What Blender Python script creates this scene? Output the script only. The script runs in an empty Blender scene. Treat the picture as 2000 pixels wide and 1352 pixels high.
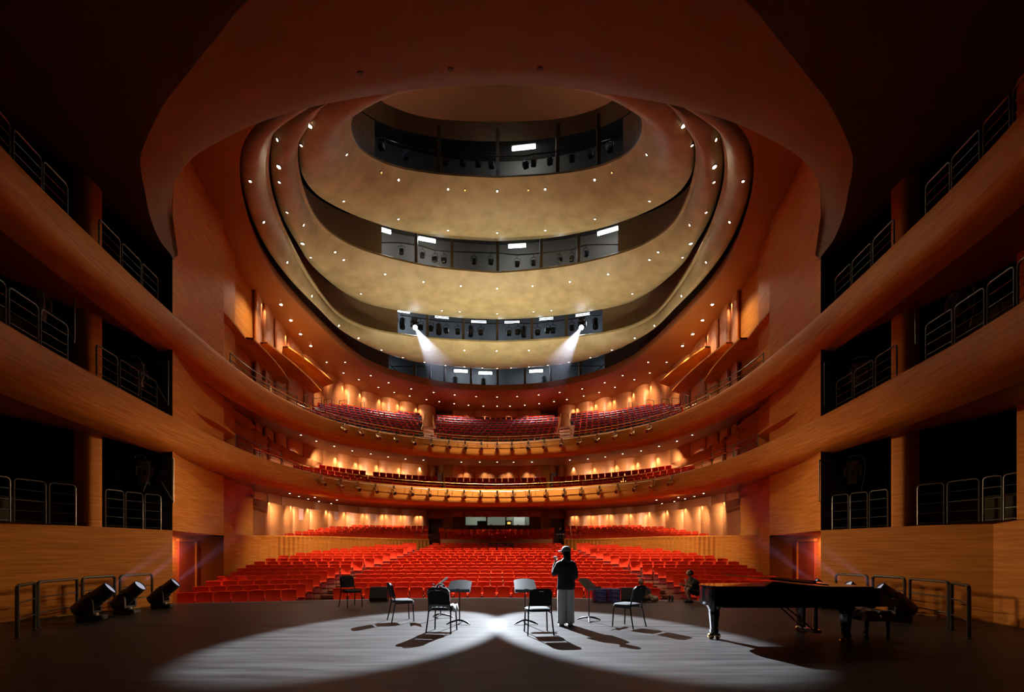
import bpy, bmesh, math, random
from mathutils import Vector, Matrix
from mathutils.bvhtree import BVHTree
random.seed(7)
C = bpy.context.scene.collection
PI = math.pi
F = 950.0; CX = 970.0; HY = 1080.0; CH = 1.5      # focal length in px, vanishing point, eye height

# ---------------------------------------------------------------- camera, world, exposure
cam_d = bpy.data.cameras.new('camera'); cam = bpy.data.objects.new('camera', cam_d); C.objects.link(cam)
cam.location = (0, 0, CH); cam.rotation_euler = (PI/2, 0, 0)
cam_d.sensor_fit = 'HORIZONTAL'; cam_d.sensor_width = 36; cam_d.lens = 36*F/2000
cam_d.shift_x = (1000-CX)/2000; cam_d.shift_y = (HY-676)/2000
cam_d.clip_start = 0.05; cam_d.clip_end = 200
bpy.context.scene.camera = cam
w = bpy.data.worlds.new('world'); bpy.context.scene.world = w; w.use_nodes = True
w.node_tree.nodes['Background'].inputs[0].default_value = (0.0, 0.0, 0.0, 1)
vs = bpy.context.scene.view_settings
vs.view_transform = 'Standard'; vs.look = 'None'; vs.exposure = 0.0; vs.gamma = 1.0; vs.use_curve_mapping = False
cy = bpy.context.scene.cycles
cy.max_bounces = 6; cy.diffuse_bounces = 3; cy.glossy_bounces = 3; cy.transmission_bounces = 3; cy.volume_bounces = 0
cy.sample_clamp_indirect = 4.0; cy.caustics_reflective = False; cy.caustics_refractive = False
cy.use_denoising = True

def spot(name, loc, target, watts, deg, blend=0.6, color=(1, 0.85, 0.7), r=0.06):
    l = bpy.data.lights.new(name, 'SPOT'); l.energy = watts; l.color = color
    l.spot_size = math.radians(deg); l.spot_blend = blend; l.shadow_soft_size = r
    o = bpy.data.objects.new(name, l); C.objects.link(o); o.location = loc
    d = Vector(target)-Vector(loc); o.rotation_euler = d.to_track_quat('-Z', 'Y').to_euler()
    return o
def point(name, loc, watts, color=(1, 0.85, 0.7), r=0.2):
    l = bpy.data.lights.new(name, 'POINT'); l.energy = watts; l.color = color; l.shadow_soft_size = r
    o = bpy.data.objects.new(name, l); C.objects.link(o); o.location = loc
    return o
WARM = (1.0, 0.80, 0.62); COOL = (0.80, 0.88, 1.0); NEUT = (1.0, 0.88, 0.74)
LAMP_L = Vector((-5.25, 31.0, 15.95)); LAMP_R = Vector((5.45, 31.0, 15.95))   # the two follow heads in the third slot
POOL_R = Vector((2.06, 9.4, 0)); POOL_L = Vector((-2.06, 9.4, 0))
for a, b in ((LAMP_L, POOL_R), (LAMP_R, POOL_L)):
    d = (b-a).normalized()
    spot('stage_spot', a+d*0.5, b, 228000, 9.3, 0.36, (0.80, 0.89, 1.0), 0.05)
# house lights of the flat outer ceiling
HOUSE = []
for i, (x, y) in enumerate([(-3, 36.6), (3, 36.6), (-7.5, 34.5), (7.5, 34.5), (-10.0, 30.5), (10.0, 30.5), (-10.6, 26.5), (10.6, 26.5), (-10.3, 22.5), (10.3, 22.5)]):
    z = 15-0.047*y-0.15
    spot('house_light', (x, y, z), (x*0.93, y-1.0, 0), 1700 if i < 4 else 520, 130, 1.0, WARM, 0.12)
# strong white key on the centre stalls from the upper slots
for x in (-4.5, 0, 4.5):
    spot('stalls_key', (x, 23.3, 18.2), (x*0.85, 26.0, 0), 34000, 62, 0.8, (1.0, 0.80, 0.62), 0.25)
for s in (-1, 1):
    spot('stalls_side_key', (s*5.6, 25.5, 17.0), (s*8.2, 21.5, 0), 15000, 62, 0.9, (1.0, 0.80, 0.62), 0.25)
for x in (-3.2, 0, 3.2): spot('front_rows_fill', (x, 11.6, 12.6), (x*2.2, 21.5, 0), 1300, 75, 1.0, (1.0, 0.82, 0.66), 0.15)  # added fill on the front rows, set near the portal lip
# added fill spots on the stage side walls, at dome slot and lower rail height
for s in (-1, 1):
    spot('stage_wall_fill', (s*4.0, 27.5, 17.6), (-s*10.3, 11.2, 1.6), 12000, 34, 1.0, (1.0, 0.86, 0.62), 0.25)
    spot('low_wall_fill', (s*4.6, 28.6, 5.1), (-s*10.4, 11.6, 1.0), 4600, 25, 1.0, (1.0, 0.68, 0.38), 0.2)
    spot('low_wall_fill', (s*7.6, 25.6, 5.1), (-s*10.4, 13.4, 2.2), 2400, 30, 1.0, (1.0, 0.68, 0.38), 0.2)
# added uplight for the dome shells, set just above the upper balcony front
for x, y, e_, c_ in ((-8.0, 24.8, 950, 120), (8.0, 24.8, 950, 120), (-4.6, 28.0, 1200, 95), (4.6, 28.0, 1200, 95), (0, 29.2, 1300, 95)):
    spot('dome_fill', (x, y, 9.0), (x*0.78, y+0.9, 17), e_, c_, 1.0, (1.0, 0.86, 0.58), 0.3)

# ---------------------------------------------------------------- materials
def mat(name, color, rough=0.5, metal=0.0, emit=None, estr=0.0, noise=None, bump=None, coat=0.0, spec=None, sheen=0.0):
    m = bpy.data.materials.new(name); m.use_nodes = True
    nt = m.node_tree; b = nt.nodes['Principled BSDF']
    b.inputs['Base Color'].default_value = (*color, 1); b.inputs['Roughness'].default_value = rough
    b.inputs['Metallic'].default_value = metal
    if coat: b.inputs['Coat Weight'].default_value = coat; b.inputs['Coat Roughness'].default_value = 0.08
    if spec is not None: b.inputs['Specular IOR Level'].default_value = spec
    if sheen: b.inputs['Sheen Weight'].default_value = sheen; b.inputs['Sheen Tint'].default_value = (1, 0.3, 0.2, 1)
    if emit:
        b.inputs['Emission Color'].default_value = (*emit, 1); b.inputs['Emission Strength'].default_value = estr
    if noise:      # (second colour, scale xyz, threshold lo, hi)
        c2, sc, lo, hi = noise
        tc = nt.nodes.new('ShaderNodeTexCoord'); mp = nt.nodes.new('ShaderNodeMapping'); nz = nt.nodes.new('ShaderNodeTexNoise'); cr = nt.nodes.new('ShaderNodeValToRGB')
        nt.links.new(tc.outputs['Object'], mp.inputs[0]); mp.inputs['Scale'].default_value = sc
        nt.links.new(mp.outputs[0], nz.inputs['Vector']); nz.inputs['Scale'].default_value = 1; nz.inputs['Detail'].default_value = 4
        cr.color_ramp.elements[0].position = lo; cr.color_ramp.elements[1].position = hi
        cr.color_ramp.elements[0].color = (*color, 1); cr.color_ramp.elements[1].color = (*c2, 1)
        nt.links.new(nz.outputs[0], cr.inputs[0]); nt.links.new(cr.outputs[0], b.inputs['Base Color'])
        if bump:
            bp = nt.nodes.new('ShaderNodeBump'); bp.inputs['Strength'].default_value = bump; bp.inputs['Distance'].default_value = 0.02
            nt.links.new(nz.outputs[0], bp.inputs['Height']); nt.links.new(bp.outputs[0], b.inputs['Normal'])
    return m
def glow(name, color, strength, sample=False):
    m = mat(name, (0.02, 0.02, 0.02), 0.5, emit=color, estr=strength)
    if not sample: m.cycles.emission_sampling = 'NONE'
    return m
M = {}
M['wood'] = mat('orange_veneer', (0.50, 0.172, 0.022), 0.6, noise=((0.68, 0.275, 0.046), (0.9, 0.9, 22), 0.35, 0.68), spec=0.12)
M['panel'] = mat('pale_veneer', (0.60, 0.23, 0.07), 0.42, noise=((0.70, 0.29, 0.095), (0.8, 0.8, 20), 0.35, 0.68))
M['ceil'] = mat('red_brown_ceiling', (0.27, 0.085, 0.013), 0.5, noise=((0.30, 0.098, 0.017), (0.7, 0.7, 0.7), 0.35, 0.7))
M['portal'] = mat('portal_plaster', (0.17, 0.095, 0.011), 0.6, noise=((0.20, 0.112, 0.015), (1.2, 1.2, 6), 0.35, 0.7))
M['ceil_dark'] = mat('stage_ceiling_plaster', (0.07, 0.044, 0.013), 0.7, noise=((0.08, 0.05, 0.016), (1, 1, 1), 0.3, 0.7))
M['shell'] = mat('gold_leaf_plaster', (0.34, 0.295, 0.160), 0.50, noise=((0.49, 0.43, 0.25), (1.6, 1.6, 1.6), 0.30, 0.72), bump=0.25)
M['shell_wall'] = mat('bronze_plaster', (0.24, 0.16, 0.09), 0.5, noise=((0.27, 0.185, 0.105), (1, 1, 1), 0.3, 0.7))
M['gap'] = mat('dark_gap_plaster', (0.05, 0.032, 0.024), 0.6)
M['black'] = mat('black_paint', (0.012, 0.012, 0.012), 0.55)
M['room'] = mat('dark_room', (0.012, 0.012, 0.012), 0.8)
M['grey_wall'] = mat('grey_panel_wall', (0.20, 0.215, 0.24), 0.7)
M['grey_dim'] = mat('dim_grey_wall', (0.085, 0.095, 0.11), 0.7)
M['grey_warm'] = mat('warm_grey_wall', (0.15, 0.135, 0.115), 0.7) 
M['slot_dark'] = mat('dark_steelwork', (0.04, 0.034, 0.028), 0.6)
M['mullion'] = mat('bronze_mullion', (0.09, 0.06, 0.04), 0.45)
M['steel'] = mat('grey_tube_steel', (0.12, 0.13, 0.12), 0.35, 0.75)
M['brass'] = mat('brass', (0.72, 0.50, 0.20), 0.25, 1.0)
M['chrome'] = mat('chrome', (0.7, 0.7, 0.7), 0.2, 1.0)
M['velvet'] = mat('red_velvet', (0.86, 0.050, 0.011), 0.7, spec=0.2)
M['velvet_d'] = mat('dark_red_seat_shell', (0.30, 0.010, 0.006), 0.6)
M['arm'] = mat('orange_wood_armrest', (0.62, 0.17, 0.07), 0.4)
M['navy'] = mat('navy_seat_cover', (0.085, 0.075, 0.15), 0.6)
M['stage'] = mat('black_stage_floor', (0.020, 0.017, 0.015), 0.45, noise=((0.062, 0.060, 0.058), (0.6, 5, 1), 0.30, 0.70), bump=0.10, spec=0.13)
M['aud_floor'] = mat('brown_wood_floor', (0.12, 0.034, 0.013), 0.5)
M['lip'] = mat('steel_edge_strip', (0.45, 0.5, 0.55), 0.35, 0.6)
M['door'] = mat('red_wood_door', (0.36, 0.07, 0.03), 0.45, noise=((0.42, 0.085, 0.035), (1, 30, 1), 0.35, 0.65))
M['door_dark'] = mat('brown_wood_door', (0.16, 0.05, 0.025), 0.45)
M['piano'] = mat('black_piano_lacquer', (0.006, 0.006, 0.006), 0.07, coat=1.0)
M['leather'] = mat('black_leather', (0.02, 0.018, 0.016), 0.35)
M['bk_plastic'] = mat('black_plastic', (0.034, 0.034, 0.034), 0.42)
M['grey_case'] = mat('dark_grey_casing', (0.16, 0.16, 0.155), 0.4)
M['bk_metal'] = mat('black_chair_metal', (0.015, 0.015, 0.015), 0.3, 0.4)
M['bk_fabric'] = mat('black_chair_fabric', (0.028, 0.028, 0.030), 0.8)
M['desk'] = mat('black_stand_desk', (0.045, 0.048, 0.05), 0.45)
M['screen'] = mat('black_mesh_grille', (0.025, 0.027, 0.025), 0.5)
M['blue_box'] = mat('blue_printed_card', (0.10, 0.10, 0.40), 0.5)
M['pink_box'] = mat('crimson_printed_card', (0.35, 0.03, 0.12), 0.5)
M['white'] = mat('white_print', (0.65, 0.66, 0.68), 0.6)
M['skin'] = mat('skin', (0.52, 0.30, 0.20), 0.55)
M['hair'] = mat('black_hair', (0.012, 0.010, 0.009), 0.4)
M['sweater'] = mat('black_knit', (0.036, 0.037, 0.037), 0.75)
M['tee'] = mat('black_cotton', (0.018, 0.017, 0.017), 0.8)
M['jeans'] = mat('pale_denim', (0.78, 0.79, 0.78), 0.8, noise=((0.88, 0.88, 0.86), (14, 14, 6), 0.35, 0.65))
M['cap'] = mat('grey_cap_cloth', (0.34, 0.35, 0.36), 0.8)
M['dk_trouser'] = mat('dark_trousers', (0.03, 0.03, 0.035), 0.8)
M['beige'] = mat('beige_cloth', (0.42, 0.34, 0.24), 0.8)
M['yellow'] = mat('yellow_cable', (0.65, 0.36, 0.03), 0.5)
M['lens'] = mat('dark_lens_glass', (0.02, 0.02, 0.03), 0.05)
M['tube'] = glow('fluorescent_tube', (0.88, 0.95, 1.0), 22, True)
M['tube_dim'] = glow('fluorescent_tube_dim', (0.75, 0.88, 1.0), 5, True)
M['bulb'] = glow('warm_bulb', (1.0, 0.78, 0.58), 14)
M['bulb_hi'] = glow('bright_warm_bulb', (1.0, 0.82, 0.62), 60)
M['bulb_or'] = glow('orange_bulb', (1.0, 0.35, 0.10), 3)
M['beam_lens'] = glow('lit_lens', (0.85, 0.92, 1.0), 60)
M['floor_lens'] = glow('floor_head_lens', (0.8, 0.82, 1.0), 0.45)
M['booth_wall'] = mat('pale_green_booth_wall', (0.42, 0.46, 0.36), 0.8)
M['paper'] = mat('paper', (0.7, 0.7, 0.65), 0.8)
M['glass'] = mat('clear_bottle', (0.05, 0.06, 0.07), 0.1)

# ---------------------------------------------------------------- mesh helpers
class MB:
    def __init__(s): s.v = []; s.f = []; s.m = []
    def add(s, vs_, fs, mi=0):
        o = len(s.v); s.v.extend([tuple(v) for v in vs_]); s.f.extend([tuple(i+o for i in f) for f in fs]); s.m.extend([mi]*len(fs)); return s
    def box(s, c, d, rot=None, mi=0, bev=0.0):
        hx, hy, hz = d[0]/2, d[1]/2, d[2]/2; c = Vector(c)
        if bev > 0:
            b = min(bev, hx*0.95, hy*0.95, hz*0.95)
            vs_ = []; idx = {}
            for i, sx in enumerate((-1, 1)):
                for j, sy in enumerate((-1, 1)):
                    for k, sz in enumerate((-1, 1)):
                        for a in range(3):
                            p = [sx*hx, sy*hy, sz*hz]
                            for q in range(3):
                                if q != a: p[q] -= (sx, sy, sz)[q]*b
                            idx[(i, j, k, a)] = len(vs_); vs_.append(Vector(p))
            fs = []
            for a in range(3):
                for sgn in (0, 1):
                    q = [(0, 0), (1, 0), (1, 1), (0, 1)]
                    f = []
                    for (p1, p2) in q:
                        t = [0, 0, 0]; t[a] = sgn; t[(a+1) % 3] = p1; t[(a+2) % 3] = p2
                        f.append(idx[(*t, a)])
                    fs.append(f if sgn else f[::-1])
            for a in range(3):
                b1, b2 = (a+1) % 3, (a+2) % 3
                for s1 in (0, 1):
                    for s2 in (0, 1):
                        t0 = [0, 0, 0]; t0[b1] = s1; t0[b2] = s2; t1 = list(t0); t1[a] = 1
                        f = [idx[(*t0, b1)], idx[(*t1, b1)], idx[(*t1, b2)], idx[(*t0, b2)]]
                        fs.append(f if s1 == s2 else f[::-1])
            for i in (0, 1):
                for j in (0, 1):
                    for k in (0, 1):
                        f = [idx[(i, j, k, 0)], idx[(i, j, k, 1)], idx[(i, j, k, 2)]]
                        fs.append(f if (i+j+k) % 2 else f[::-1])
        else:
            vs_ = [Vector((x, y, z)) for x in (-hx, hx) for y in (-hy, hy) for z in (-hz, hz)]
            fs = [(0, 1, 3, 2), (4, 6, 7, 5), (0, 4, 5, 1), (2, 3, 7, 6), (0, 2, 6, 4), (1, 5, 7, 3)]
        if rot is not None: vs_ = [rot @ v for v in vs_]
        return s.add([v+c for v in vs_], fs, mi)
    def tube(s, pts, r, n=8, mi=0, closed=False, caps=True):
        pts = [Vector(p) for p in pts]; N = len(pts)
        rr = r if isinstance(r, (list, tuple)) else [r]*N
        up = Vector((0, 0, 1)); vs_ = []; prev = None
        for i, p in enumerate(pts):
            if closed: t = pts[(i+1) % N]-pts[i-1]
            else: t = pts[min(i+1, N-1)]-pts[max(i-1, 0)]
            t.normalize()
            if prev is None:
                a = t.cross(up)
                if a.length < 1e-3: a = t.cross(Vector((1, 0, 0)))
            else:
                a = prev-t*prev.dot(t)
                if a.length < 1e-4: a = t.cross(up)
            a.normalize(); prev = a; b = t.cross(a)
            for k in range(n):
                an = 2*PI*k/n
                vs_.append(p+(a*math.cos(an)+b*math.sin(an))*rr[i])
        fs = []
        for i in range(N if closed else N-1):
            j = (i+1) % N
            for k in range(n):
                l = (k+1) % n
                fs.append((i*n+k, i*n+l, j*n+l, j*n+k))
        if caps and not closed:
            fs.append(tuple(range(n))[::-1]); fs.append(tuple((N-1)*n+k for k in range(n)))
        return s.add(vs_, fs, mi)
    def lathe(s, prof, n=16, M4=None, mi=0):       # prof: (r,z) along local z
        vs_ = []; fs = []
        for r, z in prof:
            for k in range(n):
                a = 2*PI*k/n; vs_.append(Vector((r*math.cos(a), r*math.sin(a), z)))
        m = len(prof)
        for i in range(m-1):
            for k in range(n):
                l = (k+1) % n; fs.append((i*n+k, i*n+l, (i+1)*n+l, (i+1)*n+k))
        fs.append(tuple(range(n))[::-1]); fs.append(tuple((m-1)*n+k for k in range(n)))
        if M4 is not None: vs_ = [M4 @ v for v in vs_]
        return s.add(vs_, fs, mi)
    def prism(s, poly, z0, z1, M4=None, mi=0):
        n = len(poly)
        vs_ = [Vector((p[0], p[1], z0)) for p in poly]+[Vector((p[0], p[1], z1)) for p in poly]
        fs = [tuple(range(n))[::-1], tuple(range(n, 2*n))]+[(i, (i+1) % n, n+(i+1) % n, n+i) for i in range(n)]
        if M4 is not None: vs_ = [M4 @ v for v in vs_]
        return s.add(vs_, fs, mi)
    def grid(s, rows, mi=0, closed=False):         # rows: list of equal-length point lists
        n = len(rows[0]); vs_ = [p for r in rows for p in r]; fs = []
        for i in range(len(rows)-1):
            for k in range(n if closed else n-1):
                l = (k+1) % n; fs.append((i*n+k, i*n+l, (i+1)*n+l, (i+1)*n+k))
        return s.add(vs_, fs, mi)
    def build(s, name, mats, parent=None, smooth=None, loc=None, rotz=None):
        me = bpy.data.meshes.new(name); me.from_pydata([tuple(v) for v in s.v], [], s.f); me.validate()
        mats = mats if isinstance(mats, (list, tuple)) else [mats]
        for m in mats: me.materials.append(m)
        if len(mats) > 1: me.polygons.foreach_set('material_index', s.m[:len(me.polygons)])
        if smooth:
            me.polygons.foreach_set('use_smooth', [True]*len(me.polygons))
            me.set_sharp_from_angle(angle=math.radians(smooth))
        me.update()
        o = bpy.data.objects.new(name, me); C.objects.link(o)
        if parent: o.parent = parent
        if loc is not None: o.location = loc
        if rotz is not None: o.rotation_euler = (0, 0, rotz)
        return o
def struct(o): o['kind'] = 'structure'; return o
def tag(o, label, cat, group=None, kind=None):
    o['label'] = label; o['category'] = cat
    if group: o['group'] = group
    if kind: o['kind'] = kind
    return o
def thing(name, label, cat, loc=(0, 0, 0), rotz=0, group=None):
    o = bpy.data.objects.new(name, None); C.objects.link(o); o.empty_display_size = 0.1
    o.location = loc; o.rotation_euler = (0, 0, rotz)
    return tag(o, label, cat, group)
def dup(root, loc, rotz, label, group=None):
    r = root.copy(); C.objects.link(r); r.location = loc; r.rotation_euler = (0, 0, rotz); r['label'] = label
    if group: r['group'] = group
    for ch in root.children:
        c = ch.copy(); C.objects.link(c); c.parent = r
        for g in ch.children:
            d = g.copy(); C.objects.link(d); d.parent = c
    return r
ORD = ['first', 'second', 'third', 'fourth', 'fifth', 'sixth', 'seventh', 'eighth', 'ninth', 'tenth', 'eleventh', 'twelfth', 'thirteenth', 'fourteenth', 'fifteenth', 'sixteenth', 'seventeenth', 'eighteenth', 'nineteenth', 'twentieth']
def ordn(n):
    if n < 20: return ORD[n]
    t = {20: 'twenty', 30: 'thirty', 40: 'forty', 50: 'fifty'}[(n+1)//10*10]
    r = (n+1) % 10
    return t+'-'+ORD[r-1] if r else {'twenty': 'twentieth', 'thirty': 'thirtieth', 'forty': 'fortieth', 'fifty': 'fiftieth'}[t]
SIDE = {-1: 'left', 1: 'right'}
def ray(px, py): return Vector(((px-CX)/F, 1.0, (HY-py)/F))
def at(px, py, y): return Vector((0, 0, CH))+ray(px, py)*y
def catmull(pts, n=8):
    out = []; P = [pts[0]]+list(pts)+[pts[-1]]
    for i in range(1, len(P)-2):
        p0, p1, p2, p3 = P[i-1], P[i], P[i+1], P[i+2]
        for k in range(n):
            t = k/n
            out.append(tuple(0.5*((2*b)+(-a+c)*t+(2*a-5*b+4*c-d)*t*t+(-a+3*b-3*c+d)*t**3) for a, b, c, d in zip(p0, p1, p2, p3)))
    out.append(tuple(pts[-1])); return out
def interp(x, xs, ys):
    if x <= xs[0]: return ys[0]
    for i in range(1, len(xs)):
        if x <= xs[i]:
            t = (x-xs[i-1])/max(1e-9, xs[i]-xs[i-1]); return ys[i-1]+(ys[i]-ys[i-1])*t
    return ys[-1]

# ---------------------------------------------------------------- plan curves (left half mirrored)
# balcony front line, (x, y) from the stage to the centre
P_pts = [(-6.6, 2.0), (-7.5, 5), (-8.5, 8.3), (-9.0, 11), (-9.55, 15), (-9.85, 19.3), (-9.55, 22.6), (-8.75, 25.3), (-7.2, 27.4), (-5.3, 28.9), (-3.0, 30.0), (-1.4, 30.45), (0, 30.6)]
Pd = catmull(P_pts, 10)
Pfull = Pd+[(-x, y) for x, y in Pd[-2::-1]]
Pu = [x/y for x, y in Pfull]
def Pn():
    out = []
    for i in range(len(Pfull)):
        a = Vector(Pfull[max(0, i-1)]); b = Vector(Pfull[min(len(Pfull)-1, i+1)]); t = (b-a).normalized()
        out.append(Vector((-t.y, t.x)))
    return out
Pnorm = Pn()
# wall lines: px on the picture's left half -> depth
S_line = [(-600, 5.0), (-200, 8.3), (-35, 10.1), (0, 10.45), (170, 12.1), (205, 12.55), (337, 14.3)]
W_low = S_line+[(437, 18.6), (437.5, 19.8), (459, 21.3), (459.6, 22.6), (494, 25), (494.6, 29.0), (520, 33.0), (570, 37), (637, 41), (686, 43.3), (750, 44.6), (818, 45.2), (970, 45.2)]
W_mid = S_line+[(437, 18.6), (437.5, 19.4), (459, 20.6), (459.6, 21.6), (494, 23.6), (494.6, 25.0), (520, 27), (550, 28.7), (611, 31.6), (696, 34.6), (781, 36.7), (835, 38.0), (970, 38.2)]
W_up = S_line+[(437, 18.6), (437.5, 19.2), (459, 20.4), (459.6, 21.2), (492, 23.0), (520, 24.6), (560, 27.4), (590, 29.5), (630, 32.1), (670, 34.3), (720, 36.3), (781, 37.9), (816, 38.7), (880, 39.6), (970, 40.0)]
def Wf(line, px):
    q = px if px <= CX else 2*CX-px
    return interp(q, [a for a, b in line], [b for a, b in line])
def wpt(line, px, z): y = Wf(line, px); return Vector(((px-CX)/F*y, y, z))
SEAM = {'low': [496, 528, 571, 604, 640, 675, 712, 750, 786, 818, 838],
        'mid': [496, 522, 550, 610, 658, 699, 740, 783, 834],
        'up': [461, 495, 513, 535, 560, 592, 637, 672, 706, 744, 780, 816, 850]}
def bulge(seams, px):
    q = px if px <= CX else 2*CX-px
    for a, b in zip(seams, seams[1:]):
        if a <= q <= b:
            t = (q-a)/(b-a); return math.sin(PI*t)**0.7
    return 0
def ceil_z(y): return 15-0.047*y

# ---------------------------------------------------------------- floors
lip = catmull([(-14, 12.4), (-11.2, 13.6), (-9.45, 14.25), (-7.6, 14.75), (-5.2, 15.35), (-2.6, 15.95), (0, 16.2)], 6)
lip = lip+[(-x, y) for x, y in lip[-2::-1]]
b = MB()
pts = [(14, -5), (-14, -5)]+lip
b.prism(pts[::-1], -0.95, 0.0)
struct(b.build('floor', M['stage']))
b = MB(); b.tube([(x, y-0.0, -0.015) for x, y in lip if abs(x) < 9.9], 0.028, 6)
struct(b.build('trim_1', M['lip']))
def floor_z(R):
    if R < 37: return interp(R, [0, 18.9, 24.7, 35.4, 36.6, 37.1], [-0.72, -0.70, 0.02, 1.30, 1.44, 1.75])
    return 1.75+(R-37.1)*0.182
rows = []
for R in [13.5, 16, 18, 18.9, 20, 21.5, 23, 24.7, 27, 30, 33, 35.4, 36.6, 36.61, 38, 40, 42, 44, 46, 49]:
    z = floor_z(R)-0.02
    if R == 36.61: z = 1.70
    rows.append([Vector((R*math.sin(a), R*math.cos(a), z)) for a in [math.radians(d) for d in range(-46, 47, 2)]])
b = MB(); b.grid(rows[::-1]); struct(b.build('floor_auditorium', M['aud_floor']))
# thin seams of the stage lift, real grooves filled dark
b = MB(); b.box((0, 9.88, 0.001), (22, 0.012, 0.004))
struct(b.build('trim_2', M['black']))

# ---------------------------------------------------------------- walls
surf = []     # surfaces downlights may sit in
def wall(name, line, px0, px1, z0, z1, m, seams=None, amp=0.0, step=3.0, extra=()):
    n = max(2, int((px1-px0)/step)); pxs = sorted(set([px0+(px1-px0)*i/n for i in range(n+1)]+[p for p in extra if px0 < p < px1]))
    rows = []
    NZ = 2
    for k in range(NZ+1):
        r = []
        for px in pxs:
            y = Wf(line, px)
            if seams: y -= amp*bulge(seams, px)
            zt = z1(y) if callable(z1) else z1
            zb = z0
            r.append(Vector(((px-CX)/F*y, y, zb+(zt-zb)*k/NZ)))
        rows.append(r)
    b = MB(); b.grid(rows)
    return struct(b.build(name, m, smooth=40))
def mir(px): return 2*CX-px
def both(fn):
    for s in (-1, 1): fn(s)
def span(s, a, b): return (a, b) if s < 0 else (mir(b), mir(a))
for s in (-1, 1):
    sd = SIDE[s]
    # stage side wall below the boxes, a solid with an end
    pl = [(-600, 5.0), (-200, 8.3), (0, 10.45), (170, 12.1), (337, 14.3)]
    inner = [((p-CX)/F*y, y) for p, y in pl]; poly = inner+[(inner[-1][0]-1.6, inner[-1][1]+0.9), (-14.5, 5)]
    poly = [(x if s < 0 else -x, y) for x, y in poly]
    if s > 0: poly = poly[::-1]
    b = MB(); b.prism(poly, 0, 2.16); struct(b.build('wall_'+sd, M['wood']))
    # panel wall, portal edge to niches, all storeys
    a, c = span(s, 337, 437)
    wall('wall_panel_'+sd, W_up, a, c, 2.16, lambda y: ceil_z(y)+0.1, M['wood'])
    # end reveal of the panel at the box side
    e = wpt(W_up, 337, 0); o = MB()
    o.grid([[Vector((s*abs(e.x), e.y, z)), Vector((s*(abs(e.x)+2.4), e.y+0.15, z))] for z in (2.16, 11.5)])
    struct(o.build('wall_reveal_'+sd, M['room']))
    # niches and rear walls per storey
    for nm, line, z0, z1 in (('low', W_low, 0.6, 5.6), ('mid', W_mid, 4.3, 8.7), ('up', W_up, 7.3, lambda y: ceil_z(y)+0.1)):
        end = {'low': 838, 'mid': 834, 'up': 850}[nm]
        a, c = span(s, 437, 496); wall('wall_niche_%s_%s' % (nm, sd), line, a, c, z0, z1, M['wood'], step=4, extra=[x if s < 0 else mir(x) for x in (437.5, 459, 459.6, 494, 494.6)])
        a, c = span(s, 495, end)
        ex = [x if s < 0 else mir(x) for x in SEAM[nm]]
        wall('wall_back_%s_%s' % (nm, sd), line, a, c, z0, z1, M['panel'], SEAM[nm], 0.45 if nm != 'up' else 0.55, 2.0, ex)
    # lower wall beside the door at stage level
    lw = [(440.5, 21.6), (420, 20.9), (400, 20.2), (380, 19.5)]
    b = MB(); b.grid([[Vector((s*abs((p-CX)/F*y), y, z)) for p, y in lw] for z in (-0.75, 2.2)])
    struct(b.build('wall_lower_'+sd, M['wood']))
    d0 = Vector((s*abs((380-CX)/F*19.5), 19.5, 0)); d1 = Vector((s*abs((343-CX)/F*18.0), 18.0, 0)); d2 = Vector((s*10.9, 15.1, 0))
    b = MB()
    b.grid([[d0+Vector((0, 0, z)), d1+Vector((0, 0, z)), d2+Vector((0, 0, z))] for z in (-0.75, 2.2)])
    struct(b.build('wall_door_recess_'+sd, M['wood']))
    dd = (d1-d0); L = dd.length; dn = dd.normalized(); nn = Vector((-dn.y, dn.x, 0)); nn = nn if nn.x*s < 0 else -nn
    rot = Matrix.Rotation(math.atan2(dn.y, dn.x), 3, 'Z')
    b = MB(); b.box(d0+dn*L*0.52+nn*0.05+Vector((0, 0, 0.62)), (L*0.86, 0.06, 2.6), rot)
    dr = struct(b.build('door_%d' % (1 if s < 0 else 2), M['door']))
    b = MB(); b.box(d0+dn*L*0.06+nn*0.07+Vector((0, 0, 0.65)), (0.1, 0.12, 2.75), rot); b.box(d0+dn*L*0.52+nn*0.07+Vector((0, 0, 1.98)), (L*0.98, 0.12, 0.1), rot)
    b.build('door_frame', M['wood'], dr)
    # soffit over the recess, and block of the panel's underside
    A = [wpt(W_up, p, 2.16) for p in (337, 370, 404, 437)]
    A = [Vector((s*abs(v.x), v.y, 2.16)) for v in A]
    B = [Vector((s*(abs(v.x)+2.6), v.y+0.3, 2.17)) for v in A]
    b = MB(); b.grid([A, B]); struct(b.build('ceiling_recess_'+sd, M['wood']))
    # ribbed front of the raised stalls
    rib_px = [(440, 24.2*0.88), (462, 21.4), (479, 22.6), (494, 23.6), (517, 24.9), (543, 26.2), (577, 27.4), (609, 28.7), (644, 30.1), (687, 31.4), (731, 32.8), (786, 34.4), (820, 35.0), (838, 35.3)]
    xs = [a for a, c in rib_px]; ys = [c for a, c in rib_px]
    top = []; bot = []; nr = 46
    for i in range(nr*2+1):
        px = 440+(838-440)*((i/(nr*2))**0.8)
        y = interp(px, xs, ys); z = interp(px, [440, 460, 543, 644, 838], [2.30, 2.30, 2.43, 2.52, 2.50])
        fl = 0.15 if i % 2 else 0.0
        x = (px-CX)/F*y; r = math.hypot(x, y); ux, uy = x/r, y/r
        top.append((x, y, z, ux, uy, fl))
    secs = [(0.42, 0.0, 1), (0.0, 0.0, 0), (-0.02, -0.05, 0), (0.03, -0.2, 1), (0.10, -0.5, 1), (0.22, -1.0, 1), (0.30, -1.6, 1), (0.33, -3.2, 1)]
    rows = []
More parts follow.
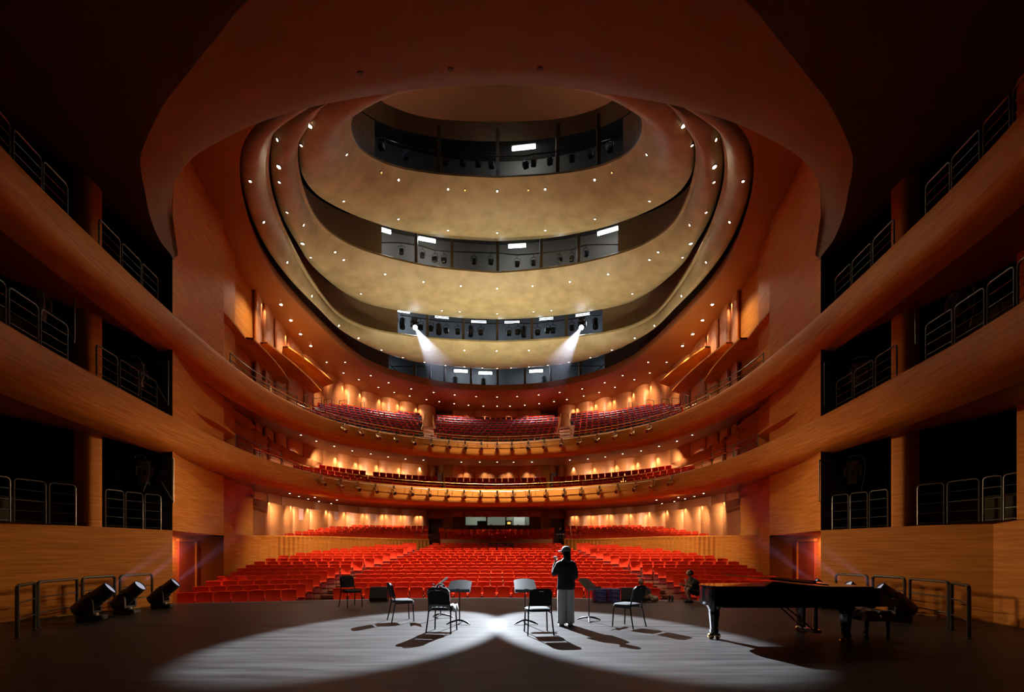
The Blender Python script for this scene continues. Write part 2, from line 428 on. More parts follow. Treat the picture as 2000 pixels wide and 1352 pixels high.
    for o_, dz, rb in secs:
        rows.append([Vector((-s*(-(x+ux*(o_+(fl*rb if dz < 0 else 0)))) if False else s*abs(x+ux*(o_+(fl*rb if dz < -0.1 else 0))), y+uy*(o_+(fl*rb if dz < -0.1 else 0)), z+dz)) for x, y, z, ux, uy, fl in top])
    # return of the wall along the aisle
    b = MB(); b.grid(rows)
    ends = [r[-1] for r in rows[1:]]
    b.grid([ends, [v+Vector((-s*(-0.15)*0+s*0.25, 2.6, 0.25)) for v in ends]])
    struct(b.build('wall_ribbed_'+sd, M['wood'], smooth=20))
# centre parapet of the raised stalls
b = MB()
rows = []
for o_, z in ((0.4, 2.50), (0, 2.50), (-0.02, 2.46), (0.0, 1.2)):
    rows.append([Vector(((35.8+o_)*math.sin(a), (35.8+o_)*math.cos(a), z)) for a in [math.radians(-6.55+13.1*i/20) for i in range(21)]])
b.grid(rows); b.prism([(r.x, r.y) for r in (rows[1][0], rows[0][0], rows[0][0]+Vector((0, .1, 0)))], 1.2, 2.5)
struct(b.build('wall_center_parapet', M['panel']))

# centre rear: booth wall, door bays
def flat_wall(name, px0, px1, y, z0, z1, m, y1=None):
    y1 = y if y1 is None else y1
    b = MB(); b.grid([[Vector(((px0-CX)/F*y, y, z)), Vector(((px1-CX)/F*y1, y1, z))] for z in (z0, z1)]); return struct(b.build(name, m))
dn = 3
for s in (-1, 1):
    f = (lambda p: p) if s < 0 else mir
    # stalls door bay
    flat_wall('wall_bay_low_'+SIDE[s], f(838), f(866), 46.2, 1.5, 5.6, M['wood'])
    flat_wall('wall_bay_low_return_'+SIDE[s], f(866), f(884), 46.2, 1.5, 5.6, M['wood'], 44.6)
    flat_wall('wall_bay_mid_'+SIDE[s], f(830), f(866), 39.8, 4.3, 8.8, M['wood'])
    flat_wall('wall_bay_mid_return_'+SIDE[s], f(866), f(884), 39.8, 4.3, 8.8, M['wood'], 38.2)
    flat_wall('wall_bay_up_'+SIDE[s], f(850), f(886), 40.6, 7.3, 13.4, M['wood'])
    for (px, y, z0, z1) in ((852, 46.0, 3.2, 5.1), (850, 39.6, 5.9, 8.0), (868, 40.4, 10.9, 12.9)):
        x = (f(px)-CX)/F*y
        b = MB(); b.box((x-0.28, y, (z0+z1)/2), (0.54, 0.06, z1-z0)); b.box((x+0.28, y, (z0+z1)/2), (0.54, 0.06, z1-z0))
        o = struct(b.build('door_%d' % dn, M['door_dark'])); dn += 1
        b = MB(); b.tube([(x-0.05, y-0.08, z0+0.8), (x-0.05, y-0.08, z1-0.4)], 0.02); b.tube([(x+0.05, y-0.08, z0+0.8), (x+0.05, y-0.08, z1-0.4)], 0.02)
        b.build('door_handle', M['brass'], o)
# booth wall with window opening
yb = 44.6; zb0 = CH+(HY-1026)*yb/F; zb1 = CH+(HY-1006)*yb/F; xa = (908-CX)/F*yb; xb = (1035-CX)/F*yb; xe = (884-CX)/F*yb
b = MB()
for (x0, x1, z0, z1) in ((xe, xa, 1.5, 5.6), (xb, -xe, 1.5, 5.6), (xa, xb, 1.5, zb0), (xa, xb, zb1, 5.6)):
    b.box(((x0+x1)/2, yb+0.1, (z0+z1)/2), (x1-x0, 0.2, z1-z0))
struct(b.build('wall_booth', mat('dark_brown_wall', (0.13, 0.035, 0.018), 0.5)))
b = MB(); b.box((0, yb+3.2, 4.4), (7.4, 0.1, 3.1)); b.box((-3.7, yb+1.7, 4.4), (0.1, 3, 3.1)); b.box((3.7, yb+1.7, 4.4), (0.1, 3, 3.1)); b.box((0, yb+1.7, 2.9), (7.4, 3, 0.1)); b.box((0, yb+1.7, 5.9), (7.4, 3, 0.1))
struct(b.build('wall_booth_interior', M['booth_wall']))
b = MB()
for x in (xa+0.03, xa+2.0, xa+3.75, xb-0.03): b.box((x, yb+0.02, (zb0+zb1)/2), (0.12 if abs(x-xa-2) < .1 or abs(x-xa-3.75) < .1 else 0.06, 0.1, zb1-zb0))
b.box(((xa+xb)/2, yb+0.02, zb1), (xb-xa, 0.1, 0.14))
struct(b.build('window_1', M['black']))
for x, sd in ((-1.9, 'left'), (2.1, 'right')):
    b = MB(); b.box((x, yb+1.6, 5.80), (1.4, 0.12, 0.06))
    tag(b.build('booth_ceiling_lamp', M['tube']), 'white strip lamp on the booth ceiling behind the %s window' % sd, 'lamp')
# mid storey centre wall, upper storey centre wall
wall('wall_center_mid', [(800, 38.2), (970, 38.2)], 884, 1056, 4.3, 8.8, M['panel'], [884, 904, 928, 953, 987.1], 0.2, 2)
wall('wall_center_upper', [(800, 39.9), (970, 39.9)], 884, 1056, 7.3, 13.4, M['panel'], [884, 904, 928, 953, 987.1], 0.2, 2)
# rounded corner returns beside the door bays
for s in (-1, 1):
    f = (lambda p: p) if s < 0 else mir
    flat_wall('wall_corner_low_'+SIDE[s], f(838), f(839.5), 45.0, 1.5, 5.6, M['panel'], 46.3)
    flat_wall('wall_corner_mid_'+SIDE[s], f(834), f(835.5), 38.0, 4.3, 8.7, M['panel'], 39.9)
    flat_wall('wall_corner_up_'+SIDE[s], f(850), f(851), 39.2, 7.3, 13.4, M['panel'], 40.7)

# ---------------------------------------------------------------- balconies: front band, soffit, deck
def soffit_z(level, px):
    q = px if px <= CX else mir(px)
    if level == 1: return interp(q, [-600, 437, 496, 530, 970], [4.55, 4.55, 4.95, 5.42, 5.25])
    return interp(q, [-600, 337, 437, 496, 550, 970], [7.8, 7.55, 7.6, 7.95, 8.35, 8.33])
for lv, H, line in ((1, 5.5, W_low), (2, 8.5, W_mid)):
    front = [(0.42, -0.02), (0.06, 0.0), (-0.01, -0.025), (-0.05, -0.08), (-0.10, -0.25), (-0.14, -0.50), (-0.15, -0.72), (-0.12, -0.88), (-0.02, -0.99), (0.14, -1.05), (0.45, -1.07)]
    rows = [[Vector((x+n.x*o_, y+n.y*o_, H+dz)) for (x, y), n in zip(Pfull, Pnorm)] for o_, dz in front]
    b = MB(); b.grid(rows); surf_b = struct(b.build('wall_balcony_front_%d' % lv, M['wood'], smooth=50))
    edge = rows[-1]
    fine = []
    pxl = sorted([CX+F*v.x/v.y for v in edge if v.y > 4 and abs(v.x/v.y) < 1.6]+[x for x in (437.2, 459.3, 494.3, mir(437.2), mir(459.3), mir(494.3))])
    eu = [CX+F*v.x/v.y for v in edge]; ex = [v.x for v in edge]; ey = [v.y for v in edge]
    inner = [Vector((interp(p, eu, ex), interp(p, eu, ey), H-1.07)) for p in pxl]
    outer = []
    for p in pxl:
        y = max(Wf(line, p)+0.25, interp(p, eu, ey)+0.1)
        outer.append(Vector(((p-CX)/F*y, y, soffit_z(lv, p))))
    # middle row so that the underside is gently curved
    midr = [a.lerp(c, 0.5)+Vector((0, 0, -0.05)) for a, c in zip(inner, outer)]
    b = MB(); b.grid([inner, midr, outer]); o = struct(b.build('ceiling_balcony_%d' % lv, M['ceil'], smooth=40)); surf.append(o)
    # deck and inner face
    deck_i = [Vector((x+n.x*0.42, y+n.y*0.42, 0)) for (x, y), n in zip(Pfull, Pnorm)]
    r1 = [v+Vector((0, 0, H-0.02)) for v in deck_i]
    r2 = []; r3 = []
    for v in deck_i:
        inside = v.y > 15
        r2.append(v+Vector((0, 0, H-(0.75 if inside else 0.06))))
        p = CX+F*v.x/v.y; yw = max(Wf(line, p), v.y+0.2) if v.y > 4 else v.y
        d = Vector((v.x, v.y)).normalized()
        r3.append((Vector((v.x+d.x*0.7, v.y+d.y*0.7, H-0.76)) if inside else Vector((v.x+d.x*(yw-v.y)/d.y, yw, H-0.06))) if v.y > 4 else v+Vector((0, 0, H-0.06)))
    b = MB(); b.grid([r1, r2, r3]); struct(b.build('floor_balcony_%d' % lv, M['aud_floor']))
    # stepped rake of the upper circle
# upper circle rake and mid circle rake (ruled surfaces under the seats)
def offs(o_, z, y0=18.5):
    return [Vector((x+n.x*o_, y+n.y*o_, z)) for (x, y), n in zip(Pfull, Pnorm) if y > y0]
b = MB(); b.grid([offs(0.9, 7.9), offs(1.1, 8.1), offs(8.0, 11.3), offs(10, 11.4)]); struct(b.build('floor_upper_circle', M['aud_floor']))
b = MB(); b.grid([offs(0.9, 4.95), offs(1.1, 5.0), offs(3.4, 5.9), offs(9, 6.0)]); struct(b.build('floor_lower_circle', M['aud_floor']))

# ---------------------------------------------------------------- stage side piers, boxes
for s in (-1, 1):
    sd = SIDE[s]; k = 1
    for (pa, ya, pb, yb_) in ((170, 12.1, 205, 12.55), (-110, 9.25, -38, 10.05)):
        xa_, xb_ = (pa-CX)/F*ya, (pb-CX)/F*yb_
        a = Vector((xa_, ya, 0)); c = Vector((xb_, yb_, 0)); t = (c-a).normalized(); n = Vector((-t.y, t.x, 0)) if (-t.y) < 0 else Vector((t.y, -t.x, 0))
        r = 0.14; poly = []
        W_ = (c-a).length
        for (cx_, ang0) in ((W_-r, 0), (r, 90)):
            for i in range(6):
                an = math.radians(ang0+18*i); poly.append(a+t*(cx_+r*math.cos(an))-n*(r*math.sin(an)-r)*1.0)
        poly += [a+n*0.40, c+n*0.40]
        poly = [(p.x if s < 0 else -p.x, p.y) for p in poly]
        # three storeys
        for (z0, z1) in ((2.16, 4.9), (5.42, 8.1), (8.42, 11.6)):
            b = MB(); b.prism(poly, z0, z1); struct(b.build('wall_pier_%s_%d' % (sd, k), M['wood'], smooth=30)); k += 1
    # dark box rooms
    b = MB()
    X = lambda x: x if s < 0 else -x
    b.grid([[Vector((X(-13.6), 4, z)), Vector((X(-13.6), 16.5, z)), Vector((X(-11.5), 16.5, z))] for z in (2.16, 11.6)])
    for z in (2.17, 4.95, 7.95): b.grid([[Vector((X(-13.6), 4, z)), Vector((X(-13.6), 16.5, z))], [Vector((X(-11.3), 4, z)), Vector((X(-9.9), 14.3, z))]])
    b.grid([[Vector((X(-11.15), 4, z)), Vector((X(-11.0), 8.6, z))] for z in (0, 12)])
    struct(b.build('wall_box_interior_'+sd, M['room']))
    # beams seen behind the openings
    b = MB()
    for z in (7.25, 10.6):
        b.box((X(-12.2), 11.0, z), (0.3, 7.5, 0.5), Matrix.Rotation(s*-0.12, 3, 'Z'))
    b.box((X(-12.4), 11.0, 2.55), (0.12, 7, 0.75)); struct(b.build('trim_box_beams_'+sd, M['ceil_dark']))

# ---------------------------------------------------------------- stage ceiling and portal ring
outer_p = [(-9.5, 14.3, 10.2), (-9.48, 13.7, 10.3), (-9.2, 12.9, 10.45), (-8.75, 12.1, 10.5), (-8.4, 11.5, 10.5), (-7.95, 10.9, 10.5), (-6.8, 9.86, 10.5), (-5.9, 9.2, 10.5), (-4.9, 8.5, 10.5), (-3.9, 7.85, 10.5), (-2.0, 7.1, 10.5), (0, 6.85, 10.5)]
inner_p = [(-9.52, 14.4, 10.25), (-9.50, 14.2, 10.9), (-9.44, 14.0, 11.4), (-8.9, 13.3, 11.5), (-8.3, 12.75, 11.5), (-7.6, 12.25, 11.5), (-6.7, 11.8, 11.5), (-5.5, 11.3, 11.5), (-4.1, 10.9, 11.5), (-2.6, 10.62, 11.5), (-1.3, 10.45, 11.5), (0, 10.4, 11.5)]
oc = catmull(outer_p, 8); ic = catmull(inner_p, 8)
oc = [Vector(p) for p in oc]+[Vector((-p[0], p[1], p[2])) for p in oc[-2::-1]]
ic = [Vector(p) for p in ic]+[Vector((-p[0], p[1], p[2])) for p in ic[-2::-1]]
rows = []
for k in range(7):
    t = k/6; rows.append([a.lerp(c, t)+Vector((0, 0, 0.12*math.sin(PI*t)*-1)) for a, c in zip(oc, ic)])
lipr = [[v+Vector((-v.x*0.004, 0.03, 0.05)) for v in ic], [v+Vector((-v.x*0.006, 0.05, 0.13)) for v in ic], [v+Vector((v.x*0.02, -0.1, 0.45)) for v in ic]]
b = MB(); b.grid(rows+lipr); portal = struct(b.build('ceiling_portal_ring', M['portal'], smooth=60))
outb = []
for i, v in enumerate(oc):
    t = i/(len(oc)-1)
    a = [(-9.9, 14.3, 10.3), (-10.6, 12.8, 10.9), (-11.2, 11.5, 11.3), (-11.6, 10.0, 11.45), (-12, 8, 11.5), (-12, 5, 11.5), (-12, 2, 11.5), (-9, -1, 11.5), (0, -2, 11.5)]
    q = t*2 if t <= 0.5 else (1-t)*2
    x, y, z = [interp(q, [j/8 for j in range(9)], [p[m] for p in a]) for m in range(3)]
    outb.append(Vector((x if t <= 0.5 else -x, y, z)))
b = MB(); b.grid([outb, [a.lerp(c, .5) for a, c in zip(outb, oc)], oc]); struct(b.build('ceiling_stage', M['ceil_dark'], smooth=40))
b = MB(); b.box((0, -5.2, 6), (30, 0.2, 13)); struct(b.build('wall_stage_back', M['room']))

# ---------------------------------------------------------------- hall ceiling ring and dome shells
CEN = Vector((0, 24.0))
def px_curve(pxs, plane, front, cyy=24.0):
    a, bb = plane; pts = []
    for px, py in pxs:
        q = (HY-py)/F; y = (a-CH)/(q-bb); pts.append(((px-CX)/F*y, y))
    pts += front
    d = catmull(pts, 6)
    full = d+[(-x, y) for x, y in d[-2:0:-1]]
    # resample by angle round CEN
    CEN = Vector((0, cyy))
    an = [(math.atan2(x-CEN.x, y-CEN.y), math.hypot(x-CEN.x, y-CEN.y)) for x, y in full]
    an = sorted(an); A = [p[0] for p in an]; Rr = [p[1] for p in an]
    A = [A[-1]-2*PI]+A+[A[0]+2*PI]; Rr = [Rr[-1]]+Rr+[Rr[0]]
    out = []
    for i in range(144):
        th = -PI+2*PI*(i+0.5)/144; r = interp(th, A, Rr)
        x, y = CEN.x+r*math.sin(th), CEN.y+r*math.cos(th); out.append(Vector((x, y, a+bb*y)))
    # smooth
    for _ in range(2):
        out = [(out[i-1]+out[i]*2+out[(i+1) % 144])/4 for i in range(144)]
    return out
c_open = px_curve([(970, 765), (881, 760), (820, 749), (759, 733), (696, 702), (611, 624), (544, 550), (500, 473), (473, 383), (467, 336), (470, 293), (483, 266), (516, 230)], (15, -0.047), [(-4.4, 13.0), (-1.8, 12.2), (0, 12.0)])
c3o = px_curve([(970, 723), (900, 718), (829, 711), (787, 702), (744, 688), (700, 665), (659, 635), (622, 598), (570, 550), (517, 483), (487, 420), (472, 366), (468, 336), (471, 293), (484, 266), (517, 230)], (14.25, 0.012), [(-4.4, 13.0), (-1.8, 12.2), (0, 12.0)])
c3i = px_curve([(970, 670), (900, 667), (844, 663), (770, 654), (733, 647), (696, 635), (659, 613), (629, 578), (593, 523), (560, 460), (540, 410), (528, 366), (524, 336), (525, 306), (533, 260), (557, 222)], (15.33, -0.014), [(-4.0, 13.9), (-1.8, 13.4), (0, 13.2)])
c2o = px_curve([(970, 625), (899, 622), (827, 615), (764, 605), (714, 594), (660, 565), (606, 518), (583, 483), (550, 426), (532, 366), (526, 336), (527, 306), (535, 260), (559, 222)], (13.7, 0.087), [(-4.0, 13.9), (-1.8, 13.4), (0, 13.2)])
c2i = px_curve([(970, 535), (866, 526), (800, 515), (733, 498), (683, 480), (636, 450), (613, 420), (596, 383), (584, 336), (581, 300), (586, 267), (600, 237), (626, 210)], (13.45, 0.126), [(-3.6, 13.5), (-1.8, 12.95), (0, 12.8)], 20.5)
c1o = px_curve([(970, 473), (866, 466), (783, 451), (743, 440), (683, 418), (623, 386), (595, 356), (586, 336), (583, 300), (588, 267), (602, 237), (628, 210)], (10.55, 0.3), [(-3.6, 13.5), (-1.8, 12.95), (0, 12.8)], 20.5)
c1i = px_curve([(970, 349), (866, 343), (783, 331), (733, 313), (703, 293), (690, 273), (686, 256), (688, 233), (703, 210), (733, 193)], (9.0, 0.44), [(-2.6, 14.2), (-1.2, 13.8), (0, 13.6)], 18.8)
c0 = px_curve([(970, 240), (866, 235), (800, 223), (750, 203), (733, 193)], (19.5, 0.0), [(-4.0, 17.2), (-2.4, 16.2), (0, 15.8)], 18.8)
def outv(v, d, dz=0, cyy=24.0):
    n = Vector((v.x, v.y-cyy, 0)).normalized(); return v+n*d+Vector((0, 0, dz))
# outer ring (flat red ceiling)
big = []
for v in c_open:
    n = Vector((v.x, v.y-CEN.y, 0)).normalized(); r = 17.5; p = Vector((CEN.x, CEN.y, 0))+Vector((n.x*14.5, n.y*19, 0)); p.y = max(p.y, 11.2); p.z = ceil_z(p.y); big.append(p)
b = MB(); b.grid([big, [a.lerp(c, 0.5) for a, c in zip(big, c_open)], [outv(v, 0.12, 0.0) for v in c_open], [outv(v, 0.02, 0.03) for v in c_open], [outv(v, 0.0, 0.10) for v in c_open], [outv(v, 0.1, 0.5) for v in c_open]], closed=True)
o = struct(b.build('ceiling_ring', M['ceil'], smooth=50)); surf.append(o)
SHELL = []
for nm, co, ci, k1, k2 in (('3', c3o, c3i, 24, 24), ('2', c2o, c2i, 24, 20.5), ('1', c1o, c1i, 20.5, 18.8)):
    rows = [[outv(v, -0.02, 0.5, k1) for v in co], [outv(v, 0.03, 0.16, k1) for v in co], [outv(v, -0.06, 0.0, k1) for v in co]]
    for k in range(1, 8):
        t = k/8; rows.append([a.lerp(c, t)+Vector((0, 0, -0.42*math.sin(PI*t))) for a, c in zip(co, ci)])
    rows += [[outv(v, 0.10, -0.02, k2) for v in ci], [outv(v, 0.0, 0.03, k2) for v in ci], [outv(v, 0.0, 0.12, k2) for v in ci], [outv(v, 0.12, 0.20, k2) for v in ci], [outv(v, 0.75, 0.2, k2) for v in ci]]
    b = MB(); b.grid(rows, closed=True); o = struct(b.build('ceiling_shell_'+nm, M['shell'], smooth=50)); surf.append(o); SHELL.append(o)
# inner disc
rows = [[outv(v, 0.0, 0.5, 18.8) for v in c0], [outv(v, 0.05, 0.1, 18.8) for v in c0], [outv(v, -0.05, 0.0, 18.8) for v in c0]]
for k in range(1, 7):
    t = k/7; cc = Vector((0, 19, 20.6)); rows.append([v.lerp(cc, t)+Vector((0, 0, 0)) for v in c0])
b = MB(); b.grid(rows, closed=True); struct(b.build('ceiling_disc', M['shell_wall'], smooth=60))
# walls between the shells with window openings at the rear
def pxof(v): return CX+F*v.x/v.y
tube_n = [0]
SLOTROOM = []
def slot(idx, lo, hi, L, R, m, off=0.55, top=0.9, depth=2.2, mull=(), cyy=24.0):
    A = [outv(v, off, 0.05, cyy) for v in lo]; B = [outv(h, off, top, cyy) for h in hi]
    # make both rows share plan: wall stands on the lower line
    B = [Vector((a.x, a.y, max(h.z, a.z+0.05))) for a, h in zip(A, B)]
    back = [i for i in range(144) if A[i].y > cyy and L < pxof(A[i]) < R]
    closed_i = [i for i in range(144) if i not in back]
    b = MB()
    for i in range(144):
        j = (i+1) % 144
        if i in back and j in back: continue
        b.add([A[i], A[j], B[j], B[i]], [(0, 1, 2, 3)])
    struct(b.build('wall_dome_step_%d' % idx, m, smooth=40))
    back.sort(key=lambda i: pxof(A[i]))
    a_ = [A[i] for i in back]; b_ = [B[i] for i in back]
    ra = [outv(v, depth, 0, cyy) for v in a_]; rb = [outv(v, depth, 1.0, cyy) for v in b_]
    o = MB(); o.grid([ra, rb]); o.add([a_[0], ra[0], rb[0], b_[0]+Vector((0, 0, 1))], [(0, 1, 2, 3)]); o.add([a_[-1], ra[-1], rb[-1], b_[-1]+Vector((0, 0, 1))], [(0, 1, 2, 3)])
    o.grid([a_, ra])
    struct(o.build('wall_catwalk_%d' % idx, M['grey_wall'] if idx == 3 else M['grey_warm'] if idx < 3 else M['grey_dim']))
    o = MB(); o.grid([[v+Vector((0, 0, 1.0)) for v in b_], rb])
    for f_ in (0.25, 0.6):      # beams along the ceiling
        o.tube([v+Vector((0, 0, 0.55))+(r-v)*f_ for v, r in zip(b_, rb)], 0.13, 4)
    struct(o.build('ceiling_catwalk_%d' % idx, M['slot_dark']))
    o = MB()
    for mx in mull:
        k = min(range(len(a_)), key=lambda q: abs(pxof(a_[q])-mx)); p = a_[k]; yy = p.y
        x = (mx-CX)/F*yy; hgt = b_[k].z+0.6-p.z
        o.box((x, yy, p.z+hgt/2), (0.16, 0.16, hgt))
    o.tube([v+Vector((0, 0, 0.03)) for v in a_], 0.07, 6)
    struct(o.build('window_%d' % (idx+1), M['mullion']))
    SLOTROOM.append((a_, b_))
    return a_, b_
def on_line(line, px):
    k = min(range(len(line)-1), key=lambda q: abs((pxof(line[q])+pxof(line[q+1]))/2-px))
    t = (px-pxof(line[k]))/(pxof(line[k+1])-pxof(line[k])); return line[k].lerp(line[k+1], t)
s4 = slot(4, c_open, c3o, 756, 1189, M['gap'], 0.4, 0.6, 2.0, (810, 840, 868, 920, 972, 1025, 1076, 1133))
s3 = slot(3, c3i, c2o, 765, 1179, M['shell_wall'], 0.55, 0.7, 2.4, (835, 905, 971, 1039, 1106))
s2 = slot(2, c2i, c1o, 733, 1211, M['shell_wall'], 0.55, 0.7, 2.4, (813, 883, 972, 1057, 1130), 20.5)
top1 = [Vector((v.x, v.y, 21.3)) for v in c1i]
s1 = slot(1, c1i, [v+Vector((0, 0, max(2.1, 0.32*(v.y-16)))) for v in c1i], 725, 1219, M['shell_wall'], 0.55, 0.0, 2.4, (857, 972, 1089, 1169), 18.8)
b = MB(); b.grid([[outv(v, 0.5, max(2.1, 0.32*(v.y-16)), 18.8) for v in c1i], [Vector((outv(v, 0.5, 0, 18.8).x, outv(v, 0.5, 0, 18.8).y, 23.2)) for v in c1i], [Vector((0, 20, 23.2)) for v in c1i]], closed=True)
struct(b.build('wall_dome_crown', M['shell_wall']))

# ---------------------------------------------------------------- picture-ray placement onto built surfaces
def bvh(objs):
    V_, F_ = [], []
    for o in objs:
        k = len(V_); V_ += [v.co.copy() for v in o.data.vertices]; F_ += [tuple(i+k for i in p.vertices) for p in o.data.polygons]
    return BVHTree.FromPolygons(V_, F_)
def hit(tree, px, py):
    loc, n, i, d = tree.ray_cast(Vector((0, 0, CH)), ray(px, py).normalized())
    if loc is None: return None, None
    if n.z > 0: n = -n
    return loc, n
# ---- fluorescent tubes in the slots
T_SLOTS = {1: (s1, [(1023, 290, 1.15, 1)]), 2: (s2, [(748, 451, .85, 1), (834, 470, .95, 1), (1010, 482, 1.0, 1), (1187, 453, 1.1, 1)]),
           3: (s3, [(788, 609, .8, 1), (863, 621, .9, 0), (935, 630, 1.0, 0), (1000, 631, 1.0, 0), (1067, 624, .9, 0), (1138, 616, .9, 0)]),
           4: (s4, [(900, 726, 1.0, 1), (948, 730, 1.0, 1), (1047, 726, 1.0, 1)])}
SN = {1: 'topmost', 2: 'second', 3: 'third', 4: 'lowest'}
for k, (sl, lst) in T_SLOTS.items():
    for i, (px, py, L, br) in enumerate(lst):
        base = on_line(sl[0], px); y = base.y+(1.0 if k != 3 else 0.8)
        c = at(px, py, y); sx = 1 if px > CX else -1
        ang = -math.atan2(c.x, c.y-14)
        o = thing('fluorescent_lamp', 'glowing white tube lamp in the %s dome slot, %s from the left' % (SN[k], ordn(i)), 'lamp', c, ang, 'tube lamps in the dome slots')
        q = MB(); q.tube([(-L/2, 0, 0), (L/2, 0, 0)], 0.055 if br else 0.03, 8); q.tube([(-L/2, -0.0, 0.1), (L/2, 0, 0.1)], 0.04 if br else 0.02, 8); q.build('tube', M['tube'] if br else M['tube_dim'], o)
        q = MB(); q.box((0, 0.05, 0.18), (L+0.1, 0.2, 0.05)); q.box((-L/2-0.04, 0.02, 0.08), (0.05, 0.1, 0.22)); q.box((L/2+0.04, 0.02, 0.08), (0.05, 0.1, 0.22)); q.build('housing', M['slot_dark'], o)
for s_, n_, e in ((s1, 3, 14), (s2, 5, 30), (s3, 5, 26), (s4, 6, 16)):
    a_ = s_[0]
    for i in range(n_):
        v = a_[int((i+0.5)/n_*len(a_))]; p = outv(v, 1.2, 1.5)
        point('catwalk_light', p, e*0.5, (0.82, 0.92, 1.0), 0.15)
# ---- hanging theatre lamps in the slots
def proto_par(sc, label, big=False):
    o = thing('theater_spotlight', label, 'spotlight')
    q = MB()
    if big: q.lathe([(0.10, -0.34), (0.17, -0.30), (0.19, -0.1), (0.15, 0.1), (0.16, 0.34)], 10)
    else: q.box((0, 0, -0.02), (0.30, 0.26, 0.34), bev=0.04)
    q.build('body', M['black'], o)
    q = MB(); q.tube([(-0.2, 0, 0.0), (-0.2, 0, 0.28), (0, 0, 0.36), (0.2, 0, 0.28), (0.2, 0, 0.0)], 0.018, 6); q.tube([(0, 0, 0.34), (0, 0, 0.55)], 0.02, 6); q.build('yoke', M['black'], o)
    q = MB(); q.lathe([(0.10, 0), (0.11, 0.03)], 12, Matrix.Translation((0, -0.14 if not big else -0.17, -0.03)) @ Matrix.Rotation(PI/2, 4, 'X')); q.build('lens', M['lens'], o)
    return o
PARS = {1: (s1, [(745, 286), (793, 304), (870, 315), (904, 318), (934, 319), (960, 322), (1027, 322), (1042, 318), (1074, 315), (1117, 309), (1154, 301), (1191, 290)]),
        2: (s2, [(784, 491), (825, 498), (849, 506), (867, 508), (926, 510), (959, 511), (1010, 515), (1042, 513), (1093, 508), (1116, 505), (1145, 495)]),
        3: (s3, [(772, 631), (-786, 633), (821, 639), (841, 641), (-857, 644), (872, 645), (894, 647), (-919, 648), (939, 649), (994, 650), (1011, 648), (-1023, 649), (1050, 649), (1069, 645), (1080, 645), (1117, 640), (-1163, 633)]),
        4: (s4, [(-889, 746), (-944, 749), (-1063, 745)])}
pp = proto_par(1, 'x'); pb_ = proto_par(1, 'x', True); used = {False: False, True: False}
for k, (sl, lst) in PARS.items():
    for i, (px, py) in enumerate(lst):
        bigf = px < 0; px = abs(px)
        base = on_line(sl[0], px); c = at(px, py, base.y+0.55)
        lab = 'black theatre lamp %s in the %s dome slot, %s from the left' % ('with long barrel' if bigf else 'hanging', SN[k], ordn(i))
        src = pb_ if bigf else pp
        if not used[bigf]:
            used[bigf] = True; o = src; o.location = c; o['label'] = lab
        else: o = dup(src, c, 0, lab)
        o['group'] = 'theatre lamps in the dome slots'; o.rotation_euler = (0, 0, random.uniform(-0.5, 0.5))
        sc_ = 0.85 if k in (1, 2) else 1.0; o.scale = (sc_,)*3
# rail pipes that carry them
for k, (sl, lst) in PARS.items():
    q = MB()
    line = [outv(v, 0.55, 0) for v in sl[0][1:-1]]
    zz = [at(pxof(v), interp(pxof(v), [abs(a) for a, c_ in lst], [c_ for a, c_ in lst])-(17 if k < 4 else 30), v.y).z for v in line]
    q.tube([Vector((v.x, v.y, z)) for v, z in zip(line, zz)], 0.03, 6)
    tag(q.build('lighting_pipe', M['slot_dark']), 'dark curved lighting pipe running through the %s dome slot' % SN[k], 'pipe', 'lighting pipes in the dome slots')
# stair rails in the lowest slot
for s in (-1, 1):
    q = MB(); f = (lambda p: p) if s < 0 else mir
    y0 = on_line(s4[0], f(770)).y+1.0
    for d in (0, 9): q.tube([at(f(760), 712+d, y0), at(f(784), 732+d, y0)], 0.03, 6)
    for t in (0.2, 0.6, 1.0): q.tube([at(f(760+24*t), 712+20*t, y0), at(f(760+24*t), 727+20*t, y0)], 0.02, 6)
    tag(q.build('stair_railing', M['steel']), 'thin sloping stair rail behind glass at the %s end of the lowest dome slot' % SIDE[s], 'railing')
